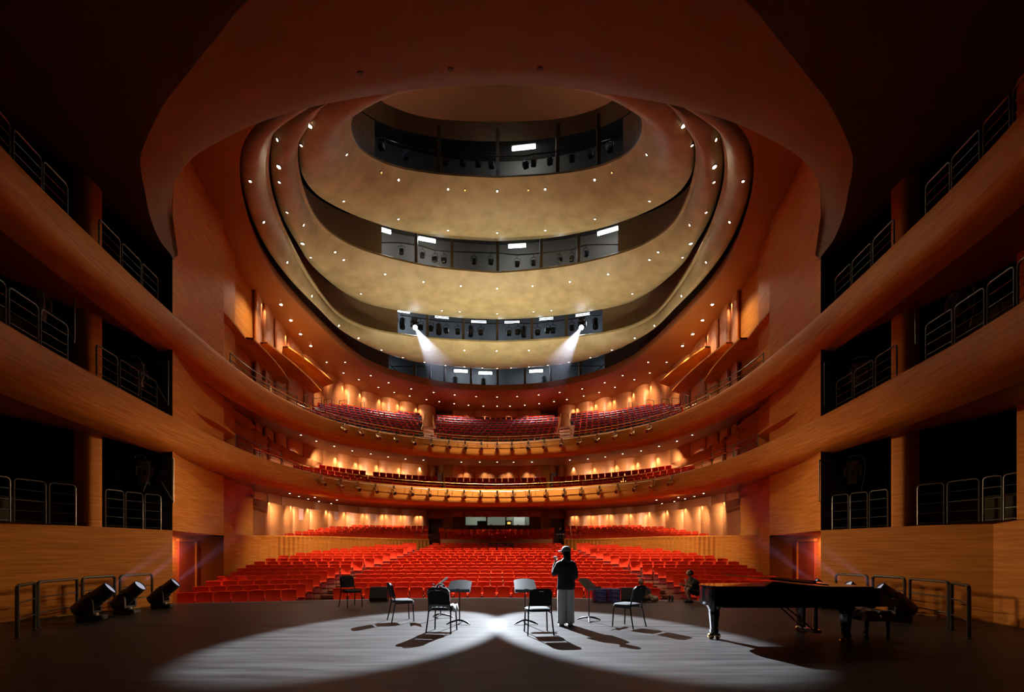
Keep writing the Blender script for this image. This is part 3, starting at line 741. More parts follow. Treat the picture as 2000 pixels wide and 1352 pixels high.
# ---- the two lit moving heads in the third slot
def moving_head(name, label, loc, aim, hang=False, sc=1.0, lens=None, group=None, bm_=None):
    bm_ = bm_ or M['bk_plastic']
    o = thing(name, label, 'moving light', loc, 0, group)
    aim = Vector(aim).normalized(); hz = math.atan2(aim.y, aim.x)
    Rz = Matrix.Rotation(hz, 4, 'Z'); up = -1 if hang else 1
    q = MB(); q.box((0, 0, up*0.07*sc), (0.50*sc, 0.34*sc, 0.12*sc), bev=0.03*sc); q.box((0, 0, up*0.015*sc), (0.40*sc, 0.40*sc, 0.03*sc)); q.lathe([(0.13*sc, 0), (0.12*sc, up*0.05*sc)], 14, Matrix.Translation((0, 0, up*0.13*sc)))
    q.v = [tuple(Rz @ Vector(v)) for v in q.v]; q.build('base', bm_, o, smooth=30)
    piv = 0.44*sc
    q = MB()
    for sy in (-1, 1):
        prof = [(-0.10*sc, up*0.18*sc), (0.10*sc, up*0.18*sc), (0.085*sc, up*piv)]
        prof += [(0.085*sc*math.cos(a), up*(piv+0.085*sc*math.sin(a))) for a in [PI*i/8 for i in range(1, 8)]]+[(-0.085*sc, up*piv)]
        vs_ = []
        for yy in (0.19*sc, 0.26*sc):
            vs_ += [Vector((x, sy*yy, z)) for x, z in prof]
        n = len(prof); fs = [tuple(range(n)), tuple(range(2*n-1, n-1, -1))]+[(i, n+i, n+(i+1) % n, (i+1) % n) for i in range(n)]
        q.add(vs_, fs)
    q.box((0, 0, up*0.19*sc), (0.2*sc, 0.52*sc, 0.06*sc), bev=0.02*sc)
    q.v = [tuple(Rz @ Vector(v)) for v in q.v]; q.build('yoke', bm_, o)
    rot = aim.to_track_quat('Z', 'Y').to_matrix().to_4x4(); T = Matrix.Translation((0, 0, up*piv))
    q = MB(); q.lathe([(0.09*sc, -0.40*sc), (0.155*sc, -0.36*sc), (0.18*sc, -0.18*sc), (0.175*sc, 0.0), (0.165*sc, 0.14*sc), (0.16*sc, 0.18*sc), (0.165*sc, 0.19*sc), (0.16*sc, 0.42*sc), (0.15*sc, 0.44*sc), (0.145*sc, 0.40*sc)], 20, T @ rot)
    h = q.build('head', bm_, o, smooth=35)
    q = MB()
    for a in range(4):
        for k in range(5):
            q.box((0.172*sc*math.cos(a*PI/2), 0.172*sc*math.sin(a*PI/2), (-0.05+k*0.035)*sc), (0.02*sc, 0.1*sc, 0.014*sc) if a % 2 == 0 else (0.1*sc, 0.02*sc, 0.014*sc))
        q.box((0.165*sc*math.cos(a*PI/2), 0.165*sc*math.sin(a*PI/2), 0.02*sc), (0.02*sc, 0.1*sc, 0.18*sc) if a % 2 == 0 else (0.1*sc, 0.02*sc, 0.18*sc))
    q.v = [tuple(T @ rot @ Vector(v)) for v in q.v]; q.build('cooling_fins', M['black'], h)
    q = MB(); q.lathe([(0.142*sc, 0.405*sc), (0.142*sc, 0.415*sc)], 20, T @ rot); q.build('lens', lens or M['lens'], h)
    return o, Vector(loc)+Vector((0, 0, up*piv))+aim*0.44*sc
for L_, P_, sd, o2 in ((LAMP_L, POOL_R, 'left', 1), (LAMP_R, POOL_L, 'right', 1)):
    d = (P_-L_).normalized()
    moving_head('moving_head_light', 'moving light throwing a hard white beam at the %s end of the third dome slot' % sd, L_+Vector((0, 0, 0.44)), d, True, 1.0, M['beam_lens'], 'lit heads in the third dome slot')
# ---- visible beams: real haze confined to cones in front of the lamps
def haze(name, label, apex, d, L, half, dens, r0=0.13):
    d = d.normalized(); q = MB(); n = 24
    q.lathe([(r0, 0.0), (r0+L*math.tan(half), L)], n)
    m = bpy.data.materials.new(name); m.use_nodes = True; nt = m.node_tree; nt.nodes.clear()
    out = nt.nodes.new('ShaderNodeOutputMaterial'); vs_ = nt.nodes.new('ShaderNodeVolumeScatter'); tc = nt.nodes.new('ShaderNodeTexCoord'); sp = nt.nodes.new('ShaderNodeSeparateXYZ'); mr = nt.nodes.new('ShaderNodeMapRange')
    nt.links.new(tc.outputs['Object'], sp.inputs[0]); nt.links.new(sp.outputs['Z'], mr.inputs['Value'])
    mr.inputs['From Min'].default_value = 0.0; mr.inputs['From Max'].default_value = L; mr.inputs['To Min'].default_value = dens; mr.inputs['To Max'].default_value = 0.0
    mr.interpolation_type = 'SMOOTHSTEP'
    nt.links.new(mr.outputs[0], vs_.inputs['Density']); vs_.inputs['Color'].default_value = (0.8, 0.82, 1, 1); vs_.inputs['Anisotropy'].default_value = 0.35
    nt.links.new(vs_.outputs[0], out.inputs['Volume'])
    o = q.build(name, m, loc=apex); o.rotation_euler = d.to_track_quat('Z', 'Y').to_euler()
    m.cycles.volume_step_rate = 2.0
    tag(o, label, 'haze', kind='stuff'); return o
for L_, P_, sd in ((LAMP_L, POOL_R, 'left'), (LAMP_R, POOL_L, 'right')):
    d = (P_-L_).normalized()
    haze('haze_beam', 'pale beam of haze falling from the %s moving light in the dome' % sd, L_+d*0.46, d, 11.5, math.radians(4.8), 0.0042)

# ---------------------------------------------------------------- downlights
def make_down(r, bulb, label):
    q = MB(); q.lathe([(r*0.75, -0.012), (r*0.75, -0.02)], 10, mi=0)
    q.lathe([(r*0.75, -0.002), (r, -0.004), (r, -0.025), (r*0.8, -0.028)], 10, mi=1)
    return q.build('recessed_downlight', [bulb, M['mullion']])
tree = bvh(surf)
dl = {k: make_down(*k2) for k, k2 in {'s': (0.055, M['bulb'], ''), 'b': (0.10, M['bulb_hi'], ''), 'o': (0.045, M['bulb_or'], '')}.items()}
for o in dl.values(): bpy.data.objects.remove(o)
DL_MESH = {}
for k, (r, m_) in {'s': (0.055, M['bulb']), 'b': (0.085, M['bulb_hi']), 'o': (0.045, M['bulb_or'])}.items():
    q = MB(); q.lathe([(r*0.8, 0.012), (r*0.8, 0.02)], 10, mi=0); q.lathe([(r*1.05, -0.03), (r*1.05, 0.01), (r*0.82, 0.014)], 10, mi=1)
    o = q.build('recessed_downlight', [m_, M['mullion']]); DL_MESH[k] = o.data; bpy.data.objects.remove(o)
def downs(lst, where, group, mirror=True):
    full = []
    for p in lst:
        full.append(p)
        if mirror and abs(p[0]-CX) > 4: full.append((mir(p[0]),)+tuple(p[1:]))
    full.sort(key=lambda p: p[0])
    for i, p in enumerate(full):
        kd = p[2] if len(p) > 2 else 's'
        loc, n = hit(tree, p[0], p[1])
        if loc is None: print('MISS', where, p); continue
        o = bpy.data.objects.new('recessed_downlight', DL_MESH[kd]); C.objects.link(o)
        o.location = loc+n*0.015; o.rotation_euler = n.to_track_quat('Z', 'Y').to_euler()
        tag(o, 'tiny %s downlight in %s, %s from the left' % ({'s': 'glowing', 'b': 'starry bright', 'o': 'orange'}[kd], where, ordn(i)), 'downlight', group)
downs([(549, 594, 'b'), (568, 625, 'b'), (587, 652, 'b'), (607, 675, 'b'), (638, 707), (671, 728), (701, 741), (739, 756), (770, 766), (800, 773), (833, 780), (858, 784), (887, 788), (915, 791), (944, 793), (971, 793)], 'outer row of the red ceiling ring', 'downlights of the red ceiling ring')
downs([(674, 707), (724, 733), (759, 747), (803, 759), (847, 766), (888, 771), (930, 774), (971, 775)], 'inner row of the red ceiling ring', 'downlights of the red ceiling ring')
downs([(534, 819), (560, 835), (588, 849), (618, 861), (653, 871), (688, 880), (724, 886), (758, 892), (792, 896), (827, 898), (901, 902), (937, 902), (971, 902)], 'underside of the upper balcony', 'downlights under the upper balcony')
downs([(552, 956), (566, 963), (584, 969), (602, 974), (623, 979), (647, 983), (675, 988), (704, 991), (734, 993), (754, 995), (792, 998), (818, 999)], 'underside of the lower balcony, rear row', 'downlights under the lower balcony')
downs([(615, 971), (658, 976), (719, 992), (844, 1002)], 'underside of the lower balcony, front row', 'downlights under the lower balcony')
downs([(606, 245, 'b'), (589, 283), (676, 301), (620, 384), (671, 392), (778, 427), (778, 351), (875, 369), (875, 449), (971, 373), (908, 371, 'o'), (971, 454), (744, 337, 'o')], 'innermost gold dome shell', 'downlights of the innermost dome shell')
downs([(543, 273), (545, 325, 'b'), (546, 355), (561, 414), (592, 439), (591, 475, 'b'), (654, 492), (671, 507), (607, 502), (752, 535), (827, 550), (900, 558), (971, 563), (705, 573), (863, 606), (898, 608), (971, 612)], 'middle gold dome shell', 'downlights of the middle dome shell')
downs([(489, 353), (514, 433), (560, 512), (608, 578), (661, 636), (700, 660), (745, 683), (787, 698), (829, 707), (870, 713), (907, 716), (942, 718), (971, 719), (907, 684), (970, 685)], 'outermost gold dome shell', 'downlights of the outermost dome shell')
# unlit round ports in the portal ring
ptree = bvh([portal])
for i, (px, py) in enumerate(((703, 142), (880, 135), (1055, 134))):
    loc, n = hit(ptree, px, py)
    q = MB(); q.lathe([(0.055, -0.05), (0.06, 0.012), (0.045, 0.014)], 14)
    o = q.build('round_port', M['black'], loc=loc); o.rotation_euler = n.to_track_quat('Z', 'Y').to_euler()
    tag(o, 'small black round port in the portal ring, %s' % ('leftmost', 'in the middle', 'rightmost')[i], 'ceiling port', 'round ports in the portal ring')

# ---------------------------------------------------------------- wall washers (small lamps at the seams of the scalloped walls)
def washers(line, seams, ztop, watts, dz=3.0, inset=0.42):
    for s in (-1, 1):
        for q in seams:
            px = q if s < 0 else mir(q); y = Wf(line, px)
            x = (px-CX)/F*y; d = Vector((x, y)).normalized()
            z = ztop(y) if callable(ztop) else ztop
            L = Vector((x-d.x*inset, y-d.y*inset, z-0.12))
            spot('wall_washer', L, (x-d.x*0.05, y-d.y*0.05, z-dz), watts, 95, 0.9, WARM, 0.04)
washers(W_low, [528, 571, 604, 640, 675, 712, 750, 786, 818], 5.3, 110)
washers(W_mid, [610, 658, 699, 740, 783, 820], 8.15, 90)
washers(W_up, [513, 560], lambda y: ceil_z(y), 60)
washers(W_up, [610, 637, 672, 706, 744, 780, 816], lambda y: ceil_z(y), 75)
def broad(line, pxs, zt, watts):  # added fill spots that light the scalloped back walls evenly
    for s in (-1, 1):
        for q in pxs:
            px = q if s < 0 else mir(q); y = Wf(line, px); x = (px-CX)/F*y; d = Vector((x, y)).normalized()
            spot('back_wall_fill', (x-d.x*2.4, y-d.y*2.4, zt-0.25), (x, y, zt-2.2), watts, 140, 1.0, WARM, 0.06)
broad(W_low, [548, 580, 620, 690, 770], 5.0, 230); broad(W_mid, [632, 676, 730, 795], 7.95, 210); broad(W_up, [600, 690, 780], 13.2, 230)
for s in (-1, 1):
    for x, y in ((8.6, 23.5), (8.3, 26.4), (5.6, 29.3)): spot('rib_wall_fill', (s*x, y+0.8, 4.3), (s*x*1.25, y+3.2, 0), 550, 140, 1.0, WARM, 0.06)  # added fill for the ribbed wall and side seats
for px in (908, 950, 990, 1032):
    spot('wall_washer', ((px-CX)/F*38.2, 37.6, 8.1), ((px-CX)/F*38.2, 38.1, 5), 70, 100, 0.9, WARM, 0.04)
    spot('wall_washer', ((px-CX)/F*39.9, 39.3, 13.0), ((px-CX)/F*39.9, 39.8, 10), 90, 100, 0.9, WARM, 0.04)
for x, y in ((-8.5, 34), (-3, 35.5), (3, 35.5), (8.5, 34), (-10.6, 28.3), (10.6, 28.3)):
    spot('soffit_downlight', (x, y, 7.7), (x, y-0.3, 4), 650, 150, 1, WARM, 0.08)
for x, y in ((-11.5, 36), (-6, 40), (0, 41), (6, 40), (11.5, 36), (-13, 31), (13, 31)):
    spot('soffit_downlight', (x, y, 5.0), (x, y-0.3, 1), 1150, 155, 1, WARM, 0.08)
for s in (-1, 1): spot('door_downlight', (s*11.3, 17.3, 2.05), (s*11.8, 18.3, 0), 170, 150, 1, (1, .45, .3), 0.05)  # reddish spot that brightens the door recess
for x in (-1.9, 2.1): point('booth_light', (x, yb+1.4, 5.3), 18, (0.9, 1.0, 0.85), 0.2)

# ---------------------------------------------------------------- auditorium seats
def seat_geo(navy=False):
    back = MB(); Wd = 0.235
    def panel(y_off, sgn, w_top, w_bot, z0, z1, nx=5, nz=5):
        rows = []
        for k in range(nz+1):
            t = k/nz; z = z0+(z1-z0)*t; wdt = w_bot+(w_top-w_bot)*t; r = []
            for i in range(nx+1):
                u = -1+2*i/nx
                y = y_off+(0.30*t-0.27*t*t if sgn < 0 else 0.09*t-0.045*t*t)+0.05*(1-u*u)*(1 if sgn < 0 else 0.4)
                zz = z-(0.015*u*u if k == nz else 0)
                r.append(Vector((u*wdt, y, zz)))
            rows.append(r)
        return rows
    fr = panel(-0.02, -1, Wd, Wd*0.93, 0.42, 0.93); bk = panel(0.10, 1, Wd*0.99, Wd*0.93, 0.42, 0.925)
    back.grid([r[::-1] for r in fr]); back.grid(bk)
    back.grid([fr[-1], [(a+c)/2+Vector((0, 0, 0.015)) for a, c in zip(fr[-1], bk[-1])], bk[-1]]); back.grid([[r[0] for r in fr], [r[0] for r in bk]]); back.grid([[r[-1] for r in bk], [r[-1] for r in fr]])
    pad = MB()      # folded seat: top edge catches light, underside faces the stage
    pad.box((0, -0.10, 0.46), (0.43, 0.20, 0.075), Matrix.Rotation(math.radians(6), 3, 'X'), bev=0.03)
    und = MB(); und.box((0, -0.13, 0.30), (0.40, 0.10, 0.26), Matrix.Rotation(math.radians(-14), 3, 'X'), bev=0.02)
    arm = MB(); arm.box((0.262, -0.03, 0.60), (0.042, 0.30, 0.035), bev=0.012)
    side = MB(); side.box((0.262, 0.0, 0.30), (0.03, 0.22, 0.60)); side.box((0.262, 0.0, 0.01), (0.06, 0.30, 0.02))
    return back, pad, und, arm, side
G = seat_geo()
proto = thing('auditorium_seat', 'x', 'seat')
parts = []
for nm, g, m in zip(('backrest', 'seat_cushion', 'seat_shell', 'armrest', 'side_stanchion'), G, (M['velvet'], M['velvet'], M['velvet_d'], M['arm'], M['velvet_d'])):
    o = g.build(nm, m, proto, smooth=45 if nm == 'backrest' else None)
    if nm == 'armrest': o['label'] = 'pale wooden armrest'
REST = []      # (x, y, z, rot, scale, material variant)
R0 = 18.3; DR = 1.06
def seat_z(R): return interp(R, [18.3, 24.7, 34.3], [-0.70, 0.02, 1.26])
L_out = [344, 374, 400, 422, 448, 462, 479, 494, 517, 543, 577, 609, 644, 687, 731, 786]
L_in = [580, 598, 613, 627, 641, 656, 686, 710, 732, 749, 763, 777, 789, 797, 806, 814]
C_l = [648, 663, 680, 694, 708, 722, 743, 760, 775, 788, 798, 809, 818, 829, 837, 843]
first = True; nseat = 0
ang = lambda px: math.atan2(px-CX, F)
for k in range(16):
    R = R0+DR*k
    for blk, p0, p1 in (('centre', C_l[k], mir(C_l[k])), ('left', L_out[k], L_in[k]), ('right', mir(L_in[k]), mir(L_out[k]))):
        a0, a1 = ang(p0), ang(p1); pitch = 0.535
        n = max(1, round((a1-a0)*R/pitch)); st = (a1-a0)/n
        for i in range(n):
            a = a0+st*(i+0.5)
            x, y = R*math.sin(a), R*math.cos(a)
            z = seat_z(R)
            if blk == 'centre' and k == 14 and abs(x) < 0.95: continue       # the console stands here
            if nseat < 300 and k < 7:
                j = i if blk != 'left' else n-1-i
                lab = 'red tip-up seat, %s from the %s of %s row, %s block' % (ordn(j), 'left end' if blk == 'centre' else 'aisle', 'front' if k == 0 else ordn(k), blk)
                if first: first = False; o = proto; o.location = (x, y, z); o.rotation_euler = (0, 0, -a); o['label'] = lab
                else: o = dup(proto, (x, y, z), -a, lab)
                o['group'] = 'red tip-up seats of the stalls'; nseat += 1
            else: REST.append((x, y, z, -a, 1.0, 0))
print('individual seats', nseat)
# raised rear stalls
RL = [518, 545, 575, 600, 620, 643, 686]
for j in range(7):
    R = 37.6+1.1*j; z = floor_z(R)
    blocks = [(RL[j], 837), (mir(837), mir(RL[j]))]+([(858, mir(858))] if j < 5 else ([(858, 866), (mir(866), mir(858))] if j == 5 else []))
    for p0, p1 in blocks:
        a0, a1 = ang(p0), ang(p1); n = max(1, round((a1-a0)*R/0.52)); st = (a1-a0)/n
        for i in range(n):
            a = a0+st*(i+0.5); REST.append((R*math.sin(a), R*math.cos(a), z, -a, 0.95, 0))
# balconies: rows follow the balcony front
def balcony_rows(nrow, o0, do, z0, dz, blocks, pitch, sc, var):
    for k in range(nrow):
        off = o0+do*k
        line = [Vector((x+n.x*off, y+n.y*off)) for (x, y), n in zip(Pfull, Pnorm) if y > 14]
        acc = 0.0; nxt = pitch*(0.5 if k % 2 else 0.0)
        for a, b_ in zip(line, line[1:]):
            L = (b_-a).length
            while nxt < acc+L:
                p = a.lerp(b_, (nxt-acc)/L); nxt += pitch
                px = CX+F*p.x/p.y
                q = px if px < CX else mir(px)
                for (l0, r0) in blocks:
                    lo = l0[min(k, len(l0)-1)] if isinstance(l0, list) else l0
                    if lo < q < r0:
                        t = (b_-a).normalized(); rz = math.atan2(t.y, t.x)
                        REST.append((p.x, p.y, z0+dz*k, rz, sc, var)); break
            acc += L
balcony_rows(3, 1.35, 0.85, 5.10, 0.40, [([540, 580, 628], 716), (726, 862), (874, 975)], 0.44, 0.82, 0)
balcony_rows(9, 1.3, 0.78, 8.35, 0.385, [([600, 604, 608, 612, 616, 622, 640, 668, 776], 822), (852, 975)], 0.42, 0.78, 1)
V_, F_, MI = [], [], []
tmpl = []
for var in (0, 1):
    mats_i = (0, 0, 1, 2, 1) if var == 0 else (0, 3, 3, 2, 1)
    vv, ff, mm = [], [], []
    for g, mi in zip(G, mats_i):
        o = len(vv); up_ = var == 1 and (g is G[1] or g is G[2]); vv += [Vector((v[0], v[1]-(0.03 if up_ else 0), v[2]*1.2+0.17 if up_ else v[2])) for v in g.v]; ff += [tuple(i+o for i in f) for f in g.f]; mm += [mi]*len(g.f)
    tmpl.append((vv, ff, mm))
for x, y, z, rz, sc, var in REST:
    vv, ff, mm = tmpl[var]; o = len(V_); c_, s_ = math.cos(rz)*sc, math.sin(rz)*sc
    V_.extend([(x+v.x*c_-v.y*s_, y+v.x*s_+v.y*c_, z+v.z*sc) for v in vv]); F_.extend([tuple(i+o for i in f) for f in ff]); MI.extend(mm)
me = bpy.data.meshes.new('seat_rows'); me.from_pydata(V_, [], F_)
for m in (M['velvet'], M['velvet_d'], M['arm'], M['navy']): me.materials.append(m)
me.polygons.foreach_set('material_index', MI); me.update()
o = bpy.data.objects.new('auditorium_seat_rows', me); C.objects.link(o)
tag(o, 'rows of smaller red seats filling the rear stalls and both balconies', 'seats', kind='stuff')
print('rest seats', len(REST))

# ---------------------------------------------------------------- seat-side things: console, aisle steps, rails
q = MB(); R = R0+DR*14; x0 = 0.30
tb = thing('mixing_desk_table', 'long black control table standing among the red stalls seats', 'table', (0.30, 33.0, 1.13), 0)
q.box((0, 0, 0.99), (1.72, 0.5, 0.09)); q.build('table_top', M['black'], tb)
for x in (-0.8, -0.3, 0.3, 0.8):
    q = MB(); q.box((x, 0, 0.475), (0.07, 0.3, 0.95)); q.build('leg', M['black'], tb)
for i, x in enumerate((-0.58, 0, 0.58)):
    q = MB(); q.box((x, 0.05, 0.80), (0.42, 0.3, 0.12)); q.build('drawer_box', M['black'], tb)
# aisle steps
for s in (-1, 1):
    for k in range(16):
        R = R0+DR*k; p0, p1 = L_in[k]+2, C_l[k]-2
        if s > 0: p0, p1 = mir(p1), mir(p0)
        a = (ang(p0)+ang(p1))/2; wd = (ang(p1)-ang(p0))*R
        q = MB(); q.box((0, 0, 0), (wd, 0.55, 0.12)); q.box((0, -0.27, 0.05), (wd, 0.03, 0.03), mi=1)
        st = struct(q.build('trim_step_%d' % (k+1+(16 if s > 0 else 0)), [M['aud_floor'], M['brass']], loc=(R*math.sin(a), R*math.cos(a)-0.1, seat_z(R)+0.03), rotz=-a))
# brass rails on the balcony fronts, camera side of the front rows
for lv, H, y0, lab in ((1, 5.5, 19.8, 'lower'), (2, 8.5, 20.6, 'upper')):
    rt = thing('balcony_railing', 'slim metal handrail running along the top of the %s balcony front' % lab, 'railing')
    line = [(x+n.x*0.2, y+n.y*0.2) for (x, y), n in zip(Pfull, Pnorm) if y > y0]
    q = MB(); q.tube([(x, y, H+0.34) for x, y in line], 0.018, 6); q.tube([(x, y, H+0.18) for x, y in line], 0.010, 4); q.build('handrail', M['brass'], rt)
    for i in range(2, len(line)-2, 5):
        x, y = line[i]; q = MB(); q.tube([(x, y, H-0.01), (x, y, H+0.34)], 0.015, 6); q.build('post', M['brass'], rt)
    # higher guard at both ends
    for s in (-1, 1):
        g = thing('balcony_end_railing', 'dark curved guard rail at the %s end of the %s balcony seating' % (SIDE[s], lab), 'railing')
        pl = [(x+n.x*0.3, y+n.y*0.3) for (x, y), n in zip(Pfull, Pnorm) if (18.9 < y < 22.6 if lv == 1 else 18.3 < y < 23.6) and x*s > 0]
        for hz in (0.95, 0.55): q = MB(); q.tube([(x, y, H+hz*0.62) for x, y in pl], 0.02, 6); q.build('handrail', M['steel'], g)
        for i in (0, len(pl)//2, len(pl)-1): x, y = pl[i]; q = MB(); q.tube([(x, y, H-0.01), (x, y, H+0.60)], 0.02, 6); q.build('post', M['steel'], g)
# hoop rails behind the highest seats
for s in (-1, 1):
    for i, (p0, p1, py0, py1, y) in enumerate(((594, 600, 774, 785, 24.6), (611, 628, 779, 790, 26.0), (633, 648, 781, 792, 27.2), (663, 677, 783, 793, 29.5), (705, 712, 787, 798, 32.0))):
        f = (lambda p: p) if s < 0 else mir
        A, B = at(f(p0), py0, y), at(f(p1), py0-2, y+0.5); base = 0.62
        q = MB(); q.tube([A-Vector((0, 0, base)), A, B, B-Vector((0, 0, base))], 0.02, 6)
        tag(q.build('aisle_hoop_railing', M['steel']), 'metal hoop rail above the upper balcony seats, %s from the %s wall' % (ordn(i), SIDE[s]), 'railing', 'hoop rails on the upper balcony')
    for (px, lab) in ((823, 'outer'), (850, 'inner')):
        for lv in (0,):
            f = px if s < 0 else mir(px); A = at(f, 838, 32.6); B = at(f+(8 if s < 0 else -8)*(1 if px < 840 else -0.6), 808, 37.0)
            g = thing('stair_handrail', 'brass posted handrail on the %s side of the %s upper balcony stair' % (lab, SIDE[s]), 'railing')
            q = MB(); q.tube([A, B], 0.025, 6); q.build('handrail', M['brass'], g)
            for t in (0, .2, .4, .6, .8, 1): p = A.lerp(B, t); q = MB(); q.tube([p-Vector((0, 0, 0.75)), p], 0.02, 6); q.build('post', M['brass'], g)
# slim fascia light fixtures clamped to pipes on both balcony fronts
def proto_fascia():
    o = thing('balcony_spotlight', 'x', 'spotlight')
    q = MB(); q.lathe([(0.05, -0.17), (0.075, -0.15), (0.08, 0.02), (0.085, 0.12), (0.08, 0.13)], 10, Matrix.Rotation(math.radians(118), 4, 'X')); q.build('body', M['brass'], o, smooth=40)
    q = MB(); q.tube([(-0.1, 0, 0), (-0.1, 0.02, 0.14), (0.1, 0.02, 0.14), (0.1, 0, 0)], 0.014, 6); q.box((0, 0.02, 0.2), (0.06, 0.07, 0.13)); q.build('clamp', M['chrome'], o)
    q = MB(); q.lathe([(0.07, 0.131), (0.07, 0.137)], 10, Matrix.Rotation(math.radians(118), 4, 'X')); q.build('lens', M['lens'], o)
    return o
fp = proto_fascia(); fused = False
for lv, H, lst, lab in ((2, 8.5, [(662, 831), (697, 842), (732, 850), (768, 857), (804, 861), (839, 865), (873, 869), (906, 871), (939, 872), (972, 872)], 'upper'),
                        (1, 5.5, [(616, 937), (655, 942), (690, 949), (726, 954), (763, 958), (799, 961), (834, 963), (870, 966), (904, 967), (937, 968), (972, 967)], 'lower')):
    full = sorted([p for p, _ in lst]+[mir(p) for p, _ in lst if abs(p-CX) > 4])
    for i, px in enumerate(full):
        k = min(range(len(Pfull)-1), key=lambda j: abs(CX+F*(Pfull[j][0]+Pfull[j+1][0])/(Pfull[j][1]+Pfull[j+1][1])-px) if Pfull[j][1] > 15 else 1e9)
        u0, u1 = CX+F*Pu[k], CX+F*Pu[k+1]; t = max(0, min(1, (px-u0)/(u1-u0)))
        x = Pfull[k][0]*(1-t)+Pfull[k+1][0]*t; y = Pfull[k][1]*(1-t)+Pfull[k+1][1]*t; n = Pnorm[k].lerp(Pnorm[k+1], t)
        loc = (x-n.x*0.42, y-n.y*0.42, H-0.52); rz = math.atan2(n.y, n.x)-PI/2
        l = 'small brass spotlight clamped on the %s balcony front, %s from the left' % (lab, ordn(i))
        if not fused: fused = True; o = fp; o.location = loc; o.rotation_euler = (0, 0, rz); o['label'] = l
        else: o = dup(fp, loc, rz, l)
        o['group'] = 'spotlights on the %s balcony front' % lab; o.scale = (1.45,)*3
    q = MB(); ln = [(x-n.x*0.34, y-n.y*0.34, H-0.18) for (x, y), n in zip(Pfull, Pnorm) if full[0]-14 < CX+F*x/y < full[-1]+14 and y > 15]
    q.tube(ln, 0.022, 6)
    for i in range(0, len(ln), 4):
        x, y, z = ln[i]; d = Vector((x, y)).normalized(); q.tube([(x, y, z), (x+d.x*0.3, y+d.y*0.3, z+0.02)], 0.015, 5)
    tag(q.build('fascia_pipe', M['chrome']), 'thin curved lamp pipe fixed along the %s balcony front' % lab, 'pipe')
# projector cluster under the upper balcony centre
o = thing('hanging_spotlight', 'black spotlight cluster hanging under the centre of the upper balcony', 'spotlight', tuple(at(972, 896, 33.0)))
q = MB(); q.lathe([(0.1, -0.2), (0.16, -0.15), (0.17, 0.15), (0.15, 0.2)], 12, Matrix.Rotation(math.radians(100), 4, 'X')); q.build('body', M['black'], o)
q = MB(); q.lathe([(0.12, 0.205), (0.12, 0.21)], 12, Matrix.Rotation(math.radians(100), 4, 'X')); q.build('lens', M['chrome'], o)
q = MB(); q.tube([(0, 0, 0.1), (0, 0, 0.95)], 0.025, 6); q.box((0.35, 0, 0.05), (0.12, 0.1, 0.3)); q.tube([(0, 0, 0.25), (0.35, 0, 0.25)], 0.02, 6); q.build('bracket', M['black'], o)

# ---------------------------------------------------------------- blade shelves on the side walls
BLADES = [('upper', [(436, 606), (525, 740)], W_up, 2.2), ('upper', [(495, 662), (566, 746)], W_up, 1.9), ('upper', [(522, 670), (628, 764)], W_up, 1.9), ('upper', [(563, 678), (653, 748)], W_up, 1.8),
          ('middle', [(382, 803), (461, 851)], W_mid, 1.2), ('middle', [(438, 787), (525, 864)], W_mid, 1.9), ('lower', [(438, 972), (522, 1000)], W_low, 1.9)]
for s in (-1, 1):
    for i, (tier, ((xa_, ya_), (xb_, yb_)), line, wdt) in enumerate(BLADES):
        # near end lies on the wall, height follows from it; the blade then runs level and swings out from the wall
        yn = Wf(line, xa_+0.3)-0.02; z = CH+(HY-ya_)/F*yn
        yf = (z-CH)*F/(HY-yb_)
        if i not in (0, 4):
            yf = Wf(line, xb_)-(1.5 if i < 4 else 1.2); z = CH+(HY-yb_)/F*yf; yn = (z-CH)*F/(HY-ya_)
        A = Vector(((xa_-CX)/F*yn, yn)); B = Vector(((xb_-CX)/F*yf, yf))
        pts_f = []; pts_w = []
        for t in [j/10 for j in range(11)]:
            p = A.lerp(B, t); d = (B-A).normalized(); nrm = Vector((d.y, -d.x)); nrm = nrm if nrm.x > 0 else -nrm
            p = p+nrm*0.10*math.sin(PI*t)*(B-A).length*0.25
            pts_f.append(p)
            pts_w.append(p-nrm*((0.9 if i not in (0, 4) else 0.25)+wdt*t))
        top_r = [Vector((s*abs(p.x), p.y, z+0.05)) for p in pts_f]; bot_r = [Vector((s*abs(p.x), p.y, z-0.03)) for p in pts_f]
        wt = [Vector((s*abs(p.x), p.y, z+0.35*0+0.05)) for p in pts_w]; wb = [Vector((s*abs(p.x), p.y, z-0.05-0.75*t/10)) for t, p in enumerate(pts_w)]
        q = MB(); q.grid([wt, top_r, bot_r, wb]); q.add([wt[-1], top_r[-1], bot_r[-1], wb[-1]], [(0, 1, 2, 3)])
        struct(q.build('trim_wall_fin_%d_%s' % (i+1, SIDE[s]), M['wood'], smooth=30))
# loudspeaker grilles on the lower rear wall
for s in (-1, 1):
    for px, py in (((588, 1005), (657, 1006), (730, 1007)) if s < 0 else ()):
        y = Wf(W_low, px)-0.62; c = at(px, py, y); q = MB(); q.box((0, 0, 0), (0.36, 0.03, 0.85))
        n_ = {588: 'left', 657: 'middle', 730: 'right'}[px]
        tag(q.build('speaker_grille', mat('pink_grille', (0.62, 0.33, 0.24), 0.7), loc=c, rotz=-math.atan2(c.x, c.y)*0.9), 'flat pinkish grille on the lower left rear wall, %s one' % n_, 'grille', 'grilles on the lower left rear wall')
